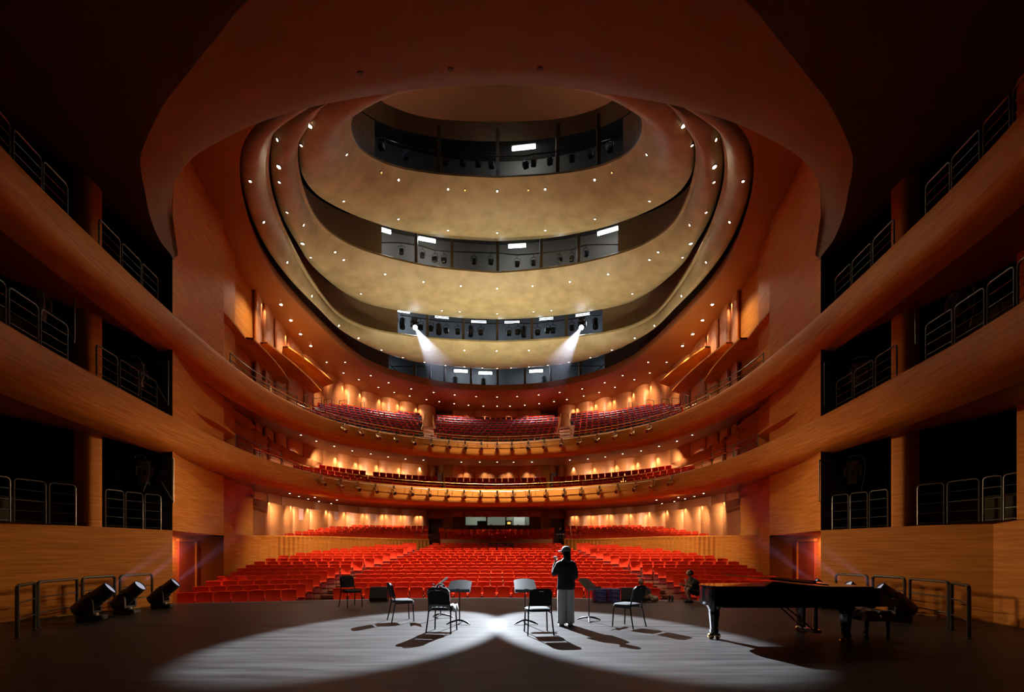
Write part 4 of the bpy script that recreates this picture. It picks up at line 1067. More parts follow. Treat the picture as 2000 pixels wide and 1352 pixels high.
# booth interior things
def boxthing(name, lab, cat, c, d, m, group=None):
    q = MB(); q.box(c, d, bev=0.02); return tag(q.build(name, m), lab, cat, group)
sh = zb0-0.12
boxthing('booth_counter', 'black counter along the bottom of the booth windows', 'counter', (0, yb+0.75, sh-0.1), (5.8, 0.7, 0.10), M['black'])
boxthing('equipment_rack', 'black equipment case beside the left booth window post', 'case', (-1.35, yb+0.75, sh+0.25), (0.9, 0.5, 0.58), M['bk_plastic'])
boxthing('mixing_console', 'low black console at the left end of the booth counter', 'console', (-2.3, yb+0.75, sh+0.05), (0.8, 0.5, 0.2), M['bk_plastic'])
boxthing('control_panel', 'grey panel with orange keys beside the right booth window post', 'panel', (1.15, yb+0.8, sh+0.3), (0.5, 0.2, 0.6), M['steel'])
boxthing('screen', 'small orange screen on the grey booth panel', 'screen', (1.15, yb+0.68, sh+0.35), (0.3, 0.03, 0.2), glow('orange_screen', (1, .5, .1), 1.5))
boxthing('cupboard', 'white cupboard on the back wall of the booth at right', 'cupboard', (2.2, yb+2.9, sh+0.3), (1.1, 0.4, 1.5), M['paper'])

# ---------------------------------------------------------------- railings at the boxes and on stage
def rail_panel(name, label, a, b_, h, nbar, group, r=0.024, feet=False):
    a, b_ = Vector(a), Vector(b_); mid = (a+b_)/2
    o = thing(name, label, 'railing', mid, 0, group)
    A, B = a-mid, b_-mid; up = Vector((0, 0, 1)); rc = 0.07; d = (B-A).normalized()
    q = MB(); pts = [A, A+up*(h-rc), A+up*(h-rc*0.3)+d*rc*0.3, A+up*h+d*rc, B+up*h-d*rc, B+up*(h-rc*0.3)-d*rc*0.3, B+up*(h-rc), B]
    q.tube(pts, r, 8); q.build('frame', M['steel'], o, smooth=40)
    for i in range(nbar):
        z = h*(i+1)/(nbar+1) if nbar == 2 else h*(0.06+0.235*i)
        q = MB(); q.tube([A+up*z, B+up*z], r*0.42, 6); q.build('crossbar', M['steel'], o, smooth=60)
    if feet:
        for P_ in (A, B): q = MB(); q.lathe([(0.055, 0), (0.055, 0.012), (0.03, 0.02)], 12, Matrix.Translation(P_)); q.build('foot_plate', M['steel'], o)
    return o
def interp_line(line, px): y = Wf(line, px); return (px-CX)/F*y, y
TIERN = ['lowest', 'middle', 'top']
for s in (-1, 1):
    for t, (z, inset) in enumerate(((2.16, -0.10), (5.46, 0), (8.46, 0))):
        if t == 0: sets = [('front', [(-72, -10), (-6, 30), (38, 99), (106, 157)]), ('rear', [(215, 250), (254, 287), (291, 322)])]
        elif t == 1: sets = [('front', [(-75, -14), (-8, 42), (48, 103), (108, 158)]), ('rear', [(213, 252), (257, 292), (296, 326)])]
        else: sets = [('front', [(-60, -6), (0, 50), (57, 109), (113, 158)]), ('rear', [(218, 257), (261, 296), (299, 328)])]
        for bay, lst in sets:
            for i, (p0, p1) in enumerate(lst):
                if t == 0:
                    f = lambda p: (lambda v: (s*(abs(v[0])+0.12), v[1], z))(interp_line(S_line, p))
                else:
                    def f(p):
                        u = (p-CX)/F
                        k = min(range(len(Pu)), key=lambda j: abs(Pu[j]-u) if Pfull[j][0] < 0 and Pfull[j][1] > 4 else 9)
                        k = max(1, k); t0, t1 = Pu[k-1], Pu[k+1]; q_ = (u-t0)/(t1-t0)
                        x = Pfull[k-1][0]*(1-q_)+Pfull[k+1][0]*q_; y = Pfull[k-1][1]*(1-q_)+Pfull[k+1][1]*q_
                        return (s*(abs(x)+0.30), y, z)
                rail_panel('box_railing', 'grey steel railing panel, %s %s box bay, %s tier, %s from the stage' % (SIDE[s], bay, TIERN[t], ordn(i)), f(p0), f(p1), 1.0 if t == 0 else 0.92, 4, 'railing panels of the side boxes', 0.018)
FR = [((-8.38, 8.5), (-8.95, 9.42)), ((-9.08, 9.62), (-9.42, 10.92)), ((-9.58, 11.25), (-9.58, 12.2)), ((-9.6, 12.4), (-9.42, 13.3))]
for s in (-1, 1):
    for i, (a, b_) in enumerate(FR):
        m_ = 1 if s < 0 else 0.985
        rail_panel('stage_railing', 'grey tube railing on the stage floor by the %s wall, %s from the camera' % (SIDE[s], ordn(i)), (s*abs(a[0])*m_, a[1], 0.0), (s*abs(b_[0])*m_, b_[1], 0.0), 0.92, 2, 'stage floor railings', 0.032, True)
# moving heads on the stage floor
for s in (-1, 1):
    for i, (x, y) in enumerate(((8.9, 10.7), (9.05, 11.9), (9.0, 13.1))):
        if s > 0: x -= 0.1
        if s > 0 and i == 1: x -= 0.05
        aim = Vector((-s*0.72, 0.30 if i == 0 else (0.10 if i == 1 else 0.22), 0.66)).normalized()
        o, tip = moving_head('moving_head_light', 'black moving head light on the stage floor, %s in the row by the %s wall' % (('nearest', 'middle', 'farthest')[i], SIDE[s]), (s*x, y, 0), aim, False, 1.0 if i == 0 else 0.96, M['floor_lens'], 'moving heads on the stage floor')
        spot('floor_head_beam', tip+aim*0.03, tip+aim*5, 520, 11, 0.5, (0.85, 0.5, 0.75), 0.05)
        haze('haze_beam', 'faint violet beam of haze above the %s floor light by the %s wall' % (('nearest', 'middle', 'farthest')[i], SIDE[s]), tip+aim*0.02, aim, 4.5, math.radians(5.6), 0.05, 0.14)
        # cable tangle by the base
        q = MB(); rr = random.Random(i*7+(s > 0)); pts = []
        for k in range(14): pts.append((s*(x+0.3)+rr.uniform(-0.28, 0.28)-s*0.1, y+0.42+rr.uniform(-0.12, 0.16), 0.014+0.012*(k % 3)))
        q.tube(catmull(pts, 4), 0.012, 5)
        tag(q.build('power_cable', M['bk_plastic']), 'loose black cable coiled behind the %s floor light by the %s wall' % (('nearest', 'middle', 'farthest')[i], SIDE[s]), 'cable', 'cables on the stage floor')
    q = MB(); q.tube([(s*10.28, 11.35, 0.02), (s*10.08, 11.9, 0.02), (s*9.98, 12.3, 0.02), (s*9.80, 12.8, 0.02), (s*9.68, 13.2, 0.02)], 0.022, 6)
    tag(q.build('yellow_cable', M['yellow']), 'yellow cable laid along the foot of the %s stage wall' % SIDE[s], 'cable')
# moving heads hanging in the box bays
for s in (-1, 1):
    for (px, py, y, sc, lab, lab2) in ((283, 902, 14.2, 0.82, 'rear', 'lowest'), (272, 712, 14.0, 0.82, 'rear', 'middle'), (78, 572, 11.4, 0.8, 'front', 'middle')):
        f = px if s < 0 else mir(px) + (8 if s > 0 else 0)
        c = at(f, py, y)
        moving_head('hanging_moving_light', 'dark moving light hanging in the %s %s box bay, %s tier' % (SIDE[s], lab, lab2), c, Vector((s*-0.15, -0.25, -0.95)), True, sc, None, 'moving lights hanging in the side boxes', M['grey_case'])
        q = MB(); q.tube([c+Vector((-0.9, 0.1, 0.06)), c+Vector((0.9, -0.1, 0.06))], 0.025, 6)
        q.tube([c+Vector((-0.9, 0.1, 0.06)), c+Vector((-0.9, 0.1, -1.15)), c+Vector((0.9, -0.1, -1.2)), c+Vector((0.9, -0.1, 0.06))], 0.02, 6)
        q.tube([c+Vector((0.55, -0.1, -0.6)), c+Vector((0.9, -0.1, -1.2))], 0.015, 6)
        tag(q.build('hanging_pipe_rig', M['steel']), 'thin steel hanging frame round the light in the %s %s box bay, %s tier' % (SIDE[s], lab, lab2), 'frame', 'lamp frames in the side boxes')
        q = MB(); q.tube(catmull([c+Vector((-.2, -.1, .1)), c+Vector((-.1, -.2, .14)), c+Vector((.15, -.2, .1)), c+Vector((.25, -.15, -.3)), c+Vector((.1, -.2, -.9))], 5), 0.01, 5)
        tag(q.build('lamp_cable', M['paper']), 'pale looped cable on the light in the %s %s box bay, %s tier' % (SIDE[s], lab, lab2), 'cable', 'cables in the side boxes')
    # pipe grid in the lowest front bay
    q = MB()
    f = (lambda p: p) if s < 0 else mir
    for pts in ([(62, 822), (62, 925)], [(122, 845), (122, 940)], [(0, 845), (58, 848), (98, 862), (98, 895), (0, 886)], [(0, 920), (64, 924)], [(42, 941), (147, 944)], [(120, 873), (155, 876)], [(156, 845), (156, 960)]):
        q.tube([at(f(a), b_, 12.9+a*0.006) for a, b_ in pts], 0.035, 6)
    tag(q.build('lighting_truss', M['mullion']), 'dark pipe framework standing inside the lowest %s front box bay' % SIDE[s], 'truss')
    q = MB()
    for k in range(5): q.box(tuple(at(f(96+7*(k % 3)-6*(k//3)), 838+5*k, 13.3)), (0.12, 0.1, 0.10), Matrix.Rotation(k*0.6, 3, 'Y'), bev=0.02)
    q.tube([at(f(98), 830, 13.3), at(f(98), 862, 13.3)], 0.07, 8)
    tag(q.build('clamp_cluster', M['bk_plastic']), 'dark clamp cluster on the framework in the lowest %s front box bay' % SIDE[s], 'clamps')

# ---------------------------------------------------------------- orchestra chairs
def make_chair(label):
    o = thing('orchestra_chair', label, 'chair', group='black orchestra chairs')
    # front faces -Y local
    q = MB(); rows = []
    for (ins, z) in ((0.03, 0.418), (0.0, 0.430), (0.0, 0.462), (0.02, 0.478), (0.06, 0.484)):
        r = []
        for i in range(24):
            a = 2*PI*i/24; ca, sa = math.cos(a), math.sin(a)
            hx, hy = 0.225-ins, 0.215-ins
            x = hx*math.copysign(abs(ca)**0.45, ca); y = hy*math.copysign(abs(sa)**0.45, sa)
            r.append(Vector((x*(1+0.06*(-y/0.2)), y-0.01, z-(0.018 if y < -0.17 else 0))))
        rows.append(r)
    q.grid(rows, closed=True); q.add(rows[0], [tuple(range(24))[::-1]]); q.add(rows[-1], [tuple(range(24))])
    q.build('seat', M['bk_fabric'], o, smooth=50)
    # back: rounded arch
    def arch(hw, z0, z1, yo, bend):
        pts = [(-hw*0.98, z0+0.02), (-hw*0.9, z0), (hw*0.9, z0), (hw*0.98, z0+0.02)]
        for i in range(1, 12):
            a = PI*(0.5-i/24*1) if False else None
        pts += [(hw*1.0, z1-0.10)]
        pts += [((hw-0.085)+0.085*math.cos(t), (z1-0.085)+0.085*math.sin(t)) for t in [PI/2*i/5 for i in range(6)]]
        pts += [(-(hw-0.085)-0.085*math.sin(t), (z1-0.085)+0.085*math.cos(t)) for t in [PI/2*i/5 for i in range(6)]]
        pts += [(-hw, z1-0.10)]
        return pts
    pf = arch(0.195, 0.53, 0.84, 0, 0)
    ybk = lambda x, z: 0.205+0.24*(z-0.5)+0.03*(1-(x/0.2)**2)
    q = MB(); n = len(pf)
    fr = [Vector((x*0.95, ybk(x, z)-0.03, z)) for x, z in pf]; mid = [Vector((x, ybk(x, z)-0.01, z)) for x, z in pf]; bk = [Vector((x, ybk(x, z)+0.012, z)) for x, z in pf]
    q.grid([fr, mid, bk], closed=True); q.add(fr, [tuple(range(n))]); q.add(bk, [tuple(range(n))[::-1]])
    br = q.build('backrest', M['bk_fabric'], o, smooth=30)
    q = MB(); q.tube([(p.x*1.03, p.y+0.005, p.z if p.z > .54 else p.z) for p in bk[3:]+bk[:1]], 0.012, 6); q.build('back_frame', M['bk_metal'], o, smooth=40)
    q = MB(); q.box((0, ybk(0, 0.80)+0.018, 0.805), (0.085, 0.008, 0.02), Matrix.Rotation(-0.23, 3, 'X'), bev=0.003); q.build('handle_plate', M['chrome'], br)
    for x in (-0.17, 0.17):
        q = MB()
        for xx, zz in ((x, 0.60), (x*0.98, 0.76)): q.lathe([(0.008, 0), (0.006, 0.006)], 8, Matrix.Translation((xx, ybk(xx, zz)+0.012, zz)) @ Matrix.Rotation(-PI/2, 4, 'X'))
        q.tube([(x, ybk(x, .6)+0.012, 0.6), (x, ybk(x, .62)+0.012, 0.62)], 0.003, 4)
        q.build('back_screw', M['chrome'], br)
    for s in (-1, 1):
        q = MB(); q.tube([(s*0.20, 0.245, 0.60), (s*0.205, 0.215, 0.50), (s*0.212, 0.195, 0.43), (s*0.225, 0.24, 0.2), (s*0.24, 0.285, 0.0)], 0.0135, 8); q.build('leg', M['bk_metal'], o, smooth=40)
        q = MB(); q.tube([(s*0.205, 0.19, 0.40), (s*0.205, -0.15, 0.405), (s*0.207, -0.185, 0.38), (s*0.222, -0.205, 0.0)], 0.0135, 8); q.build('leg', M['bk_metal'], o, smooth=40)
    return o
CH_ = [(-4.03, 13.50, (0.40, -0.43), 'black orchestra chair standing outside the light pool, near the stage edge'),
       (-2.08, 10.73, (0.50, 0.22), 'black orchestra chair turned sideways at the left edge of the light pool'),
       (-1.03, 9.30, (0.14, 0.74), 'black orchestra chair seen from behind with a pale jacket over it'),
       (0.77, 9.08, (-0.07, 0.64), 'empty black orchestra chair seen from behind, just left of the standing person'),
       (2.66, 9.90, (-0.46, 0.50), 'black orchestra chair at the right edge of the light pool beside the speaker')]
ch0 = make_chair(CH_[0][3])
for i, (x, y, d, lab) in enumerate(CH_):
    rz = math.atan2(d[1], d[0])+PI/2
    if i == 0: ch0.location = (x, y, 0); ch0.rotation_euler = (0, 0, rz)
    else: dup(ch0, (x, y, 0), rz, lab)
# jacket and cloth over the third chair
q = MB(); rr = random.Random(3); T = Matrix.Translation((-1.03, 9.30, 0)) @ Matrix.Rotation(math.atan2(0.74, 0.14)+PI/2, 4, 'Z')
rows = []
for j in range(9):
    r = []
    for i in range(14):
        u = -1+2*i/13; t = j/8
        x = u*(0.215-0.01*t); hump = 0.845-0.05*abs(u)**4
        if t < 0.5: y = 0.335-0.12*t+rr.uniform(-.008, .008); z = hump+0.02-abs(t-0.5)*0.10*(1+0.5*abs(u))+0.012*math.sin(i*1.9)
        else: y = 0.27-0.10*(t-0.5)-0.01; z = hump+0.02-(t-0.5)*0.75+0.01*math.sin(i*2.3+j)
        if abs(u) > .8: z -= 0.02
        r.append(T @ Vector((x, y, z)))
    rows.append(r)
q.grid(rows)
jk = q.build('jacket', M['cap'], smooth=60); so = jk.modifiers.new('thickness', 'SOLIDIFY'); so.thickness = 0.012; so.offset = 0
tag(jk, 'pale grey jacket hung over the back of the chair with its sleeves', 'jacket')
q = MB(); q.tube([T @ Vector((x, y, z)) for x, y, z in ((0.02, 0.29, 0.86), (0.0, 0.285, 0.90), (-0.05, 0.28, 0.915), (-0.10, 0.28, 0.90), (-0.12, 0.29, 0.86))], 0.018, 8)
q.tube([T @ Vector((x, y, z)) for x, y, z in ((-0.02, 0.22, 0.875), (-0.05, 0.21, 0.90), (-0.09, 0.22, 0.88))], 0.022, 8)
tag(q.build('headphones', M['chrome']), 'silver grey headphones resting on top of the jacket on the chair', 'headphones')
q = MB(); rows = []
for j in range(8):
    r = []
    for i in range(10):
        x = -0.20-0.06+0.22*i/9; y = -0.2+0.30*j/7
        r.append(T @ Vector((x, y, 0.50+0.022*math.sin(i*1.7+j)*math.cos(j*1.3)-(0.10 if i == 0 else 0.0))))
    rows.append(r)
q.grid(rows); cl = q.build('folded_cloth', M['white'], smooth=60); so = cl.modifiers.new('thickness', 'SOLIDIFY'); so.thickness = 0.02
tag(cl, 'crumpled white cloth lying on the seat of the jacket chair', 'cloth')

# ---------------------------------------------------------------- music stands
def make_stand(label, loc, face, hdesk, tilt, w=0.50, h=0.33):
    o = thing('music_stand', label, 'music stand', (loc[0], loc[1], 0), math.atan2(face[1], face[0])+PI/2, 'black music stands')   # desk faces local -Y
    q = MB(); q.tube([(0, 0, 0.05), (0, 0, hdesk)], [0.014, 0.012], 10); q.build('post', M['bk_metal'], o, smooth=40)
    for k in range(3):
        a = PI/2+2*PI*k/3
        q = MB(); q.tube(catmull([(0, 0, 0.085), (0.09*math.cos(a), 0.09*math.sin(a), 0.075), (0.20*math.cos(a), 0.20*math.sin(a), 0.045), (0.29*math.cos(a), 0.29*math.sin(a), 0.012)], 4), [0.02]*10+[0.012]*3, 8); q.build('foot', M['bk_metal'], o, smooth=50)
    rot = Matrix.Translation((0, 0, hdesk)) @ Matrix.Rotation(-tilt, 4, 'X')
    q = MB(); prof = []
    nx = 12; rows = []
    for (yy, ins) in ((-0.006, 0), (0.006, 0)):
        r = []
        for i in range(nx+1):
            u = -1+2*i/nx; r.append((u, yy))
        rows.append(r)
    def P(u, t, yy): return rot @ Vector((u*w/2*(0.94+0.06*(1-t)), yy+0.012*u*u, -h*0.45+t*(h*(1.0-0.10*u*u))))
    for yy, flip in ((-0.004, False), (0.004, True)):
        g = [[P(-1+2*i/nx, t/4, yy) for i in range(nx+1)] for t in range(5)]
        q.grid(g if not flip else [r[::-1] for r in g])
    border = [(-1+2*i/nx, 0) for i in range(nx+1)]+[(1, t/4) for t in range(1, 5)]+[(1-2*i/nx, 1) for i in range(1, nx+1)]+[(-1, 1-t/4) for t in range(1, 4)]
    q.grid([[P(u, t, -0.004) for u, t in border], [P(u, t, 0.004) for u, t in border]], closed=True)
    d = q.build('desk', M['desk'], o, smooth=40)
    q = MB(); q.box((0, -0.035, -h*0.45), (w*0.99, 0.065, 0.008)); q.box((0, -0.066, -h*0.45+0.012), (w*0.99, 0.006, 0.024)); q.v = [tuple(rot @ Vector(v)) for v in q.v]; q.build('ledge', M['desk'], o)
    q = MB(); q.box((0, -0.070, -h*0.45+0.014), (0.09, 0.004, 0.014)); q.v = [tuple(rot @ Vector(v)) for v in q.v]; q.build('maker_plate', M['chrome'], d)
    q = MB(); q.box((0, 0.025, 0.0), (0.05, 0.04, 0.09)); q.v = [tuple(rot @ Vector(v)) for v in q.v]; q.build('bracket', M['bk_metal'], o)
    return o
make_stand('black music stand with its desk edge-on, behind the jacket chair', (-1.29, 11.2), (-0.90, -0.2), 0.82, 0.9, 0.42, 0.36)
make_stand('black music stand with tilted grey-lit desk, just right of the jacket chair', (-0.78, 10.25), (-0.12, -1), 0.79, 1.02, 0.50, 0.44)
make_stand('music stand with the palest grey desk, left of the standing person', (0.60, 10.25), (0.06, -1), 0.80, 1.05, 0.47, 0.52)
make_stand('music stand with dark slanted desk, right of the standing person', (2.03, 10.7), (0.75, -0.62), 0.80, 0.85, 0.5, 0.38)

# ---------------------------------------------------------------- monitors, boxes, bottles
def monitor(label, x, y, rz):
    o = thing('stage_monitor', label, 'speaker', (x, y, 0), rz, 'black stage monitors')
    prof = [(-0.20, 0.03), (0.22, 0.03), (0.22, 0.22), (0.10, 0.42), (0.02, 0.44), (-0.14, 0.12)]
    prof = [(-0.19, 0.03), (0.20, 0.03), (0.20, 0.40), (0.14, 0.44), (-0.05, 0.44), (-0.19, 0.10)]
    M4 = Matrix.Rotation(PI/2, 4, 'Z') @ Matrix.Rotation(PI/2, 4, 'X')
    q = MB(); vs_ = [Vector((sx*0.27, y_, z_)) for sx in (-1, 1) for y_, z_ in prof]; n = len(prof)
    q.add(vs_, [tuple(range(n)), tuple(range(2*n-1, n-1, -1))]+[(i, n+i, n+(i+1) % n, (i+1) % n) for i in range(n)]); q.build('cabinet', M['bk_plastic'], o)
    q = MB(); q.box((0, -0.135, 0.265), (0.50, 0.012, 0.35), Matrix.Rotation(math.radians(-22), 3, 'X')); q.build('grille', M['screen'], o)
    q = MB(); q.lathe([(0.016, 0), (0.016, 0.004)], 12, Matrix.Translation((0.19, -0.125, 0.30)) @ Matrix.Rotation(PI/2-0.38, 4, 'X')); q.build('badge', M['chrome'], o)
    for sx in (-0.22, 0.22): q = MB(); q.box((sx, 0, 0.015), (0.04, 0.34, 0.03)); q.build('foot', M['black'], o)
monitor('black wedge stage monitor facing the camera near the left stage edge', -3.64, 15.1, 0.0)
monitor('black stage monitor half hidden behind the rightmost orchestra chair', 4.05, 14.75, -0.25)
for i, (x, col) in enumerate(((3.14, 'left'), (3.56, 'right'))):
    o = thing('printed_box', 'blue and crimson printed carton stack, the %s one of the pair at the stage edge' % col, 'box', (x, 14.9, 0), 0, 'printed cartons at the stage edge')
    for k in range(3):
        q = MB(); q.box((0, 0, 0.068+0.135*k), (0.38, 0.30, 0.128), bev=0.006); c_ = q.build('carton', M['blue_box'], o)
        q = MB(); q.box((-0.19, 0, 0.068+0.135*k), (0.006, 0.28, 0.11)); q.box((-0.165, -0.151, 0.068+0.135*k), (0.045, 0.004, 0.11)); q.build('side_panel', M['pink_box'], c_)
        q = MB()
        for r_ in range(3):
            wd = (0.16, 0.11, 0.14)[(r_+k+i) % 3]; q.box((0.03 if i else -0.02+0.02*r_, -0.152, 0.10-0.03*r_+0.135*k), (wd, 0.003, 0.007))
        q.lathe([(0.014, 0), (0.014, 0.003)], 10, Matrix.Translation((0.14, -0.151, 0.04+0.135*k)) @ Matrix.Rotation(PI/2, 4, 'X'))
        q.tube([(0.14, -0.1525, 0.04+0.135*k), (0.05, -0.1525, 0.04+0.135*k)], 0.002, 4); q.build('printing', M['white'], c_)
for i, x in enumerate((5.32, 5.42)):
    o = thing('water_bottle', 'small dark bottle standing at the stage edge, the %s of two' % ('left', 'right')[i], 'bottle', (x, 15.0, 0), 0, 'bottles at the stage edge')
    q = MB(); q.lathe([(0.032, 0), (0.034, 0.02), (0.034, 0.14), (0.028, 0.165), (0.016, 0.18), (0.014, 0.19)], 14); q.build('body', M['glass'], o, smooth=40)
    q = MB(); q.lathe([(0.018, 0.188), (0.018, 0.215), (0.016, 0.218)], 12); q.build('cap', M['white'], o)
    q = MB(); q.lathe([(0.0347, 0.05), (0.0347, 0.12)], 14); q.build('paper_band', M['screen'], o)
q = MB(); rr = random.Random(5); rows = []
for j, (r, z) in enumerate(((0.10, 0.0), (0.13, 0.05), (0.13, 0.13), (0.09, 0.21), (0.03, 0.27), (0.05, 0.33))):
    rows.append([Vector((r*math.cos(2*PI*i/14)*(1+rr.uniform(-.12, .12)), 0.7*r*math.sin(2*PI*i/14)*(1+rr.uniform(-.12, .12)), z)) for i in range(14)])
q.grid(rows, closed=True); q.add(rows[0], [tuple(range(14))[::-1]])
tag(q.build('plastic_bag', M['white'], smooth=70, loc=(6.2, 14.6, 0)), 'crumpled white plastic bag on the stage beside the crouching man', 'bag')

# ---------------------------------------------------------------- grand piano
pn = thing('grand_piano', 'black concert grand piano with closed lid and brass casters', 'piano', (0, 0, 0))
def case_outline(n=10):
    # x from tail (3.47) to keyboard end; y from straight side 7.75 away to the curved side
    X0, X1, Y0 = 3.46, 6.10, 7.75
    pts = [(X1, Y0), (X0+0.22, Y0), (X0+0.07, Y0+0.06), (X0+0.0, Y0+0.20), (X0+0.0, Y0+0.50), (X0+0.07, Y0+0.68), (X0+0.22, Y0+0.78), (X0+0.50, Y0+0.83)]
    side = catmull([(X0+0.50, Y0+0.83), (X0+0.95, Y0+0.90), (X0+1.35, Y0+1.10), (X0+1.75, Y0+1.50), (X0+2.1, Y0+1.66), (X1, Y0+1.70)], 6)[1:]
    return pts[:1]+catmull(pts[1:], 4)+side
out = case_outline()
q = MB(); q.prism(out[::-1], 0.64, 0.935); q.build('case', M['piano'], pn, smooth=25)
lidp = [((x-4.8)*1.012+4.8, (y-8.6)*1.02+8.6) for x, y in out]
back = [(x, y) for x, y in lidp if x < 5.42]
# rear lid, cut at the hinge line
def clip(poly, xc):
    r = []
    for i, (x, y) in enumerate(poly):
        x2, y2 = poly[(i+1) % len(poly)]
        if x <= xc: r.append((x, y))
        if (x <= xc) != (x2 <= xc): t = (xc-x)/(x2-x); r.append((xc, y+(y2-y)*t))
    return r
q = MB(); q.prism(clip(lidp, 5.30)[::-1], 0.94, 0.965); q.build('lid', M['piano'], pn, smooth=25)
# front flap folded back on top of the lid
q = MB(); q.box((4.86, 8.62, 1.03), (0.95, 1.62, 0.022), Matrix.Rotation(math.radians(6.0), 3, 'Y')); q.build('front_lid', M['piano'], pn)
q = MB(); q.box((5.70, 8.62, 0.945), (0.74, 1.60, 0.02)); q.build('music_shelf', M['piano'], pn)
q = MB(); q.box((5.16, 8.62, 1.02), (0.03, 1.50, 0.06)); q.build('lid_hinge_rail', M['piano'], pn)
# key cheeks and key bed
for y_ in (7.80, 9.40):
    q = MB(); prof = [(6.08, 0.64), (6.42, 0.64), (6.44, 0.74), (6.40, 0.765), (6.30, 0.77), (6.22, 0.80), (6.17, 0.86), (6.15, 0.935), (6.08, 0.935)]
    vs_ = [Vector((x, y_+d, z)) for d in (-0.05, 0.05) for x, z in prof]; n = len(prof)
    q.add(vs_, [tuple(range(n)), tuple(range(2*n-1, n-1, -1))]+[(i, n+i, n+(i+1) % n, (i+1) % n) for i in range(n)]); q.build('key_cheek', M['piano'], pn)
q = MB(); q.box((6.26, 8.60, 0.67), (0.34, 1.52, 0.06)); q.box((6.22, 8.60, 0.735), (0.20, 1.50, 0.07), bev=0.02); q.build('keyboard_cover', M['piano'], pn)
q = MB(); q.box((4.7, 8.30, 0.625), (2.0, 0.7, 0.05)); q.build('underframe', M['piano'], pn)
def piano_leg(x, y):
    l = MB(); l.lathe([(0.14, 0.64), (0.14, 0.60), (0.095, 0.52), (0.088, 0.49), (0.09, 0.47), (0.062, 0.17), (0.075, 0.165), (0.075, 0.11), (0.05, 0.105)][::-1], 8, Matrix.Translation((x, y, 0)) @ Matrix.Rotation(PI/8, 4, 'Z'))
    lg = l.build('leg', M['piano'], pn, smooth=20)
    c_ = MB(); c_.lathe([(0.028, 0.06), (0.028, 0.12)], 10, Matrix.Translation((x, y, 0)))
    for dx in (-0.05, 0.03):
        for dy in (-0.03,): c_.lathe([(0.040, -0.026), (0.052, -0.022), (0.052, 0.022), (0.040, 0.026)], 16, Matrix.Translation((x+dx*1.4, y+dy, 0.0525)) @ Matrix.Rotation(PI/2, 4, 'X'))
    c_.box((x-0.01, y-0.03, 0.075), (0.10, 0.05, 0.03), bev=0.008); c_.tube([(x-0.06, y-0.05, 0.10), (x-0.02, y-0.06, 0.125)], 0.008, 6)
    c_.build('caster', M['brass'], lg, smooth=40)
piano_leg(3.80, 8.50); piano_leg(5.78, 8.05); piano_leg(5.85, 9.35)
q = MB()
for y_ in (8.43, 8.77): q.box((5.53, y_, 0.40), (0.05, 0.04, 0.48))
q.box((5.53, 8.60, 0.14), (0.14, 0.46, 0.06), bev=0.01); q.tube([(5.50, 8.45, 0.16), (5.0, 8.5, 0.60)], 0.012, 6); q.tube([(5.50, 8.75, 0.16), (5.0, 8.7, 0.60)], 0.012, 6)
q.build('pedal_lyre', M['piano'], pn)
for k in range(3):
    q = MB(); q.tube([(5.56, 8.53+0.07*k, 0.16), (5.56, 8.53+0.07*k, 0.62)], 0.006, 6); q.tube([(5.56, 8.53+0.07*k, 0.125), (5.68, 8.53+0.07*k, 0.12)], 0.012, 6); q.build('pedal', M['brass'], pn)
q = MB(); q.lathe([(0.045, 0), (0.045, 0.002)], 18, Matrix.Translation((5.72, 7.749, 0.80)) @ Matrix.Rotation(PI/2, 4, 'X')); q.tube([(5.5, 7.748, 0.70), (5.95, 7.748, 0.70)], 0.004, 4); q.build('side_emblem', mat('dull_gold', (0.12, 0.10, 0.05), 0.3, 0.8), pn)
bn = thing('piano_bench', 'black buttoned leather piano bench at the keyboard end of the piano', 'bench', (6.62, 8.72, 0))
q = MB()
for iy in range(3):
    for ix in range(2): q.box((-0.125+0.25*ix, -0.22+0.22*iy, 0.445), (0.245, 0.215, 0.09), bev=0.035)
q.box((0, 0, 0.415), (0.50, 0.68, 0.05)); q.build('cushion', M['leather'], bn, smooth=30)
q = MB(); q.box((0, 0, 0.355), (0.46, 0.62, 0.09)); q.build('seat_box', M['piano'], bn)
for sx in (-1, 1):
    for sy in (-1, 1):
        q = MB(); q.lathe([(0.022, 0.0), (0.032, 0.02), (0.030, 0.06), (0.021, 0.065), (0.036, 0.32)], 8, Matrix.Translation((sx*0.185, sy*0.26, 0))); q.build('leg', M['piano'], bn)
for sy in (-1, 1):
    q = MB(); q.lathe([(0.018, 0), (0.024, 0.01), (0.020, 0.03)], 12, Matrix.Translation((-0.02, sy*0.35, 0.40)) @ Matrix.Rotation(-sy*PI/2, 4, 'X')); q.build('knob', M['chrome'], bn)

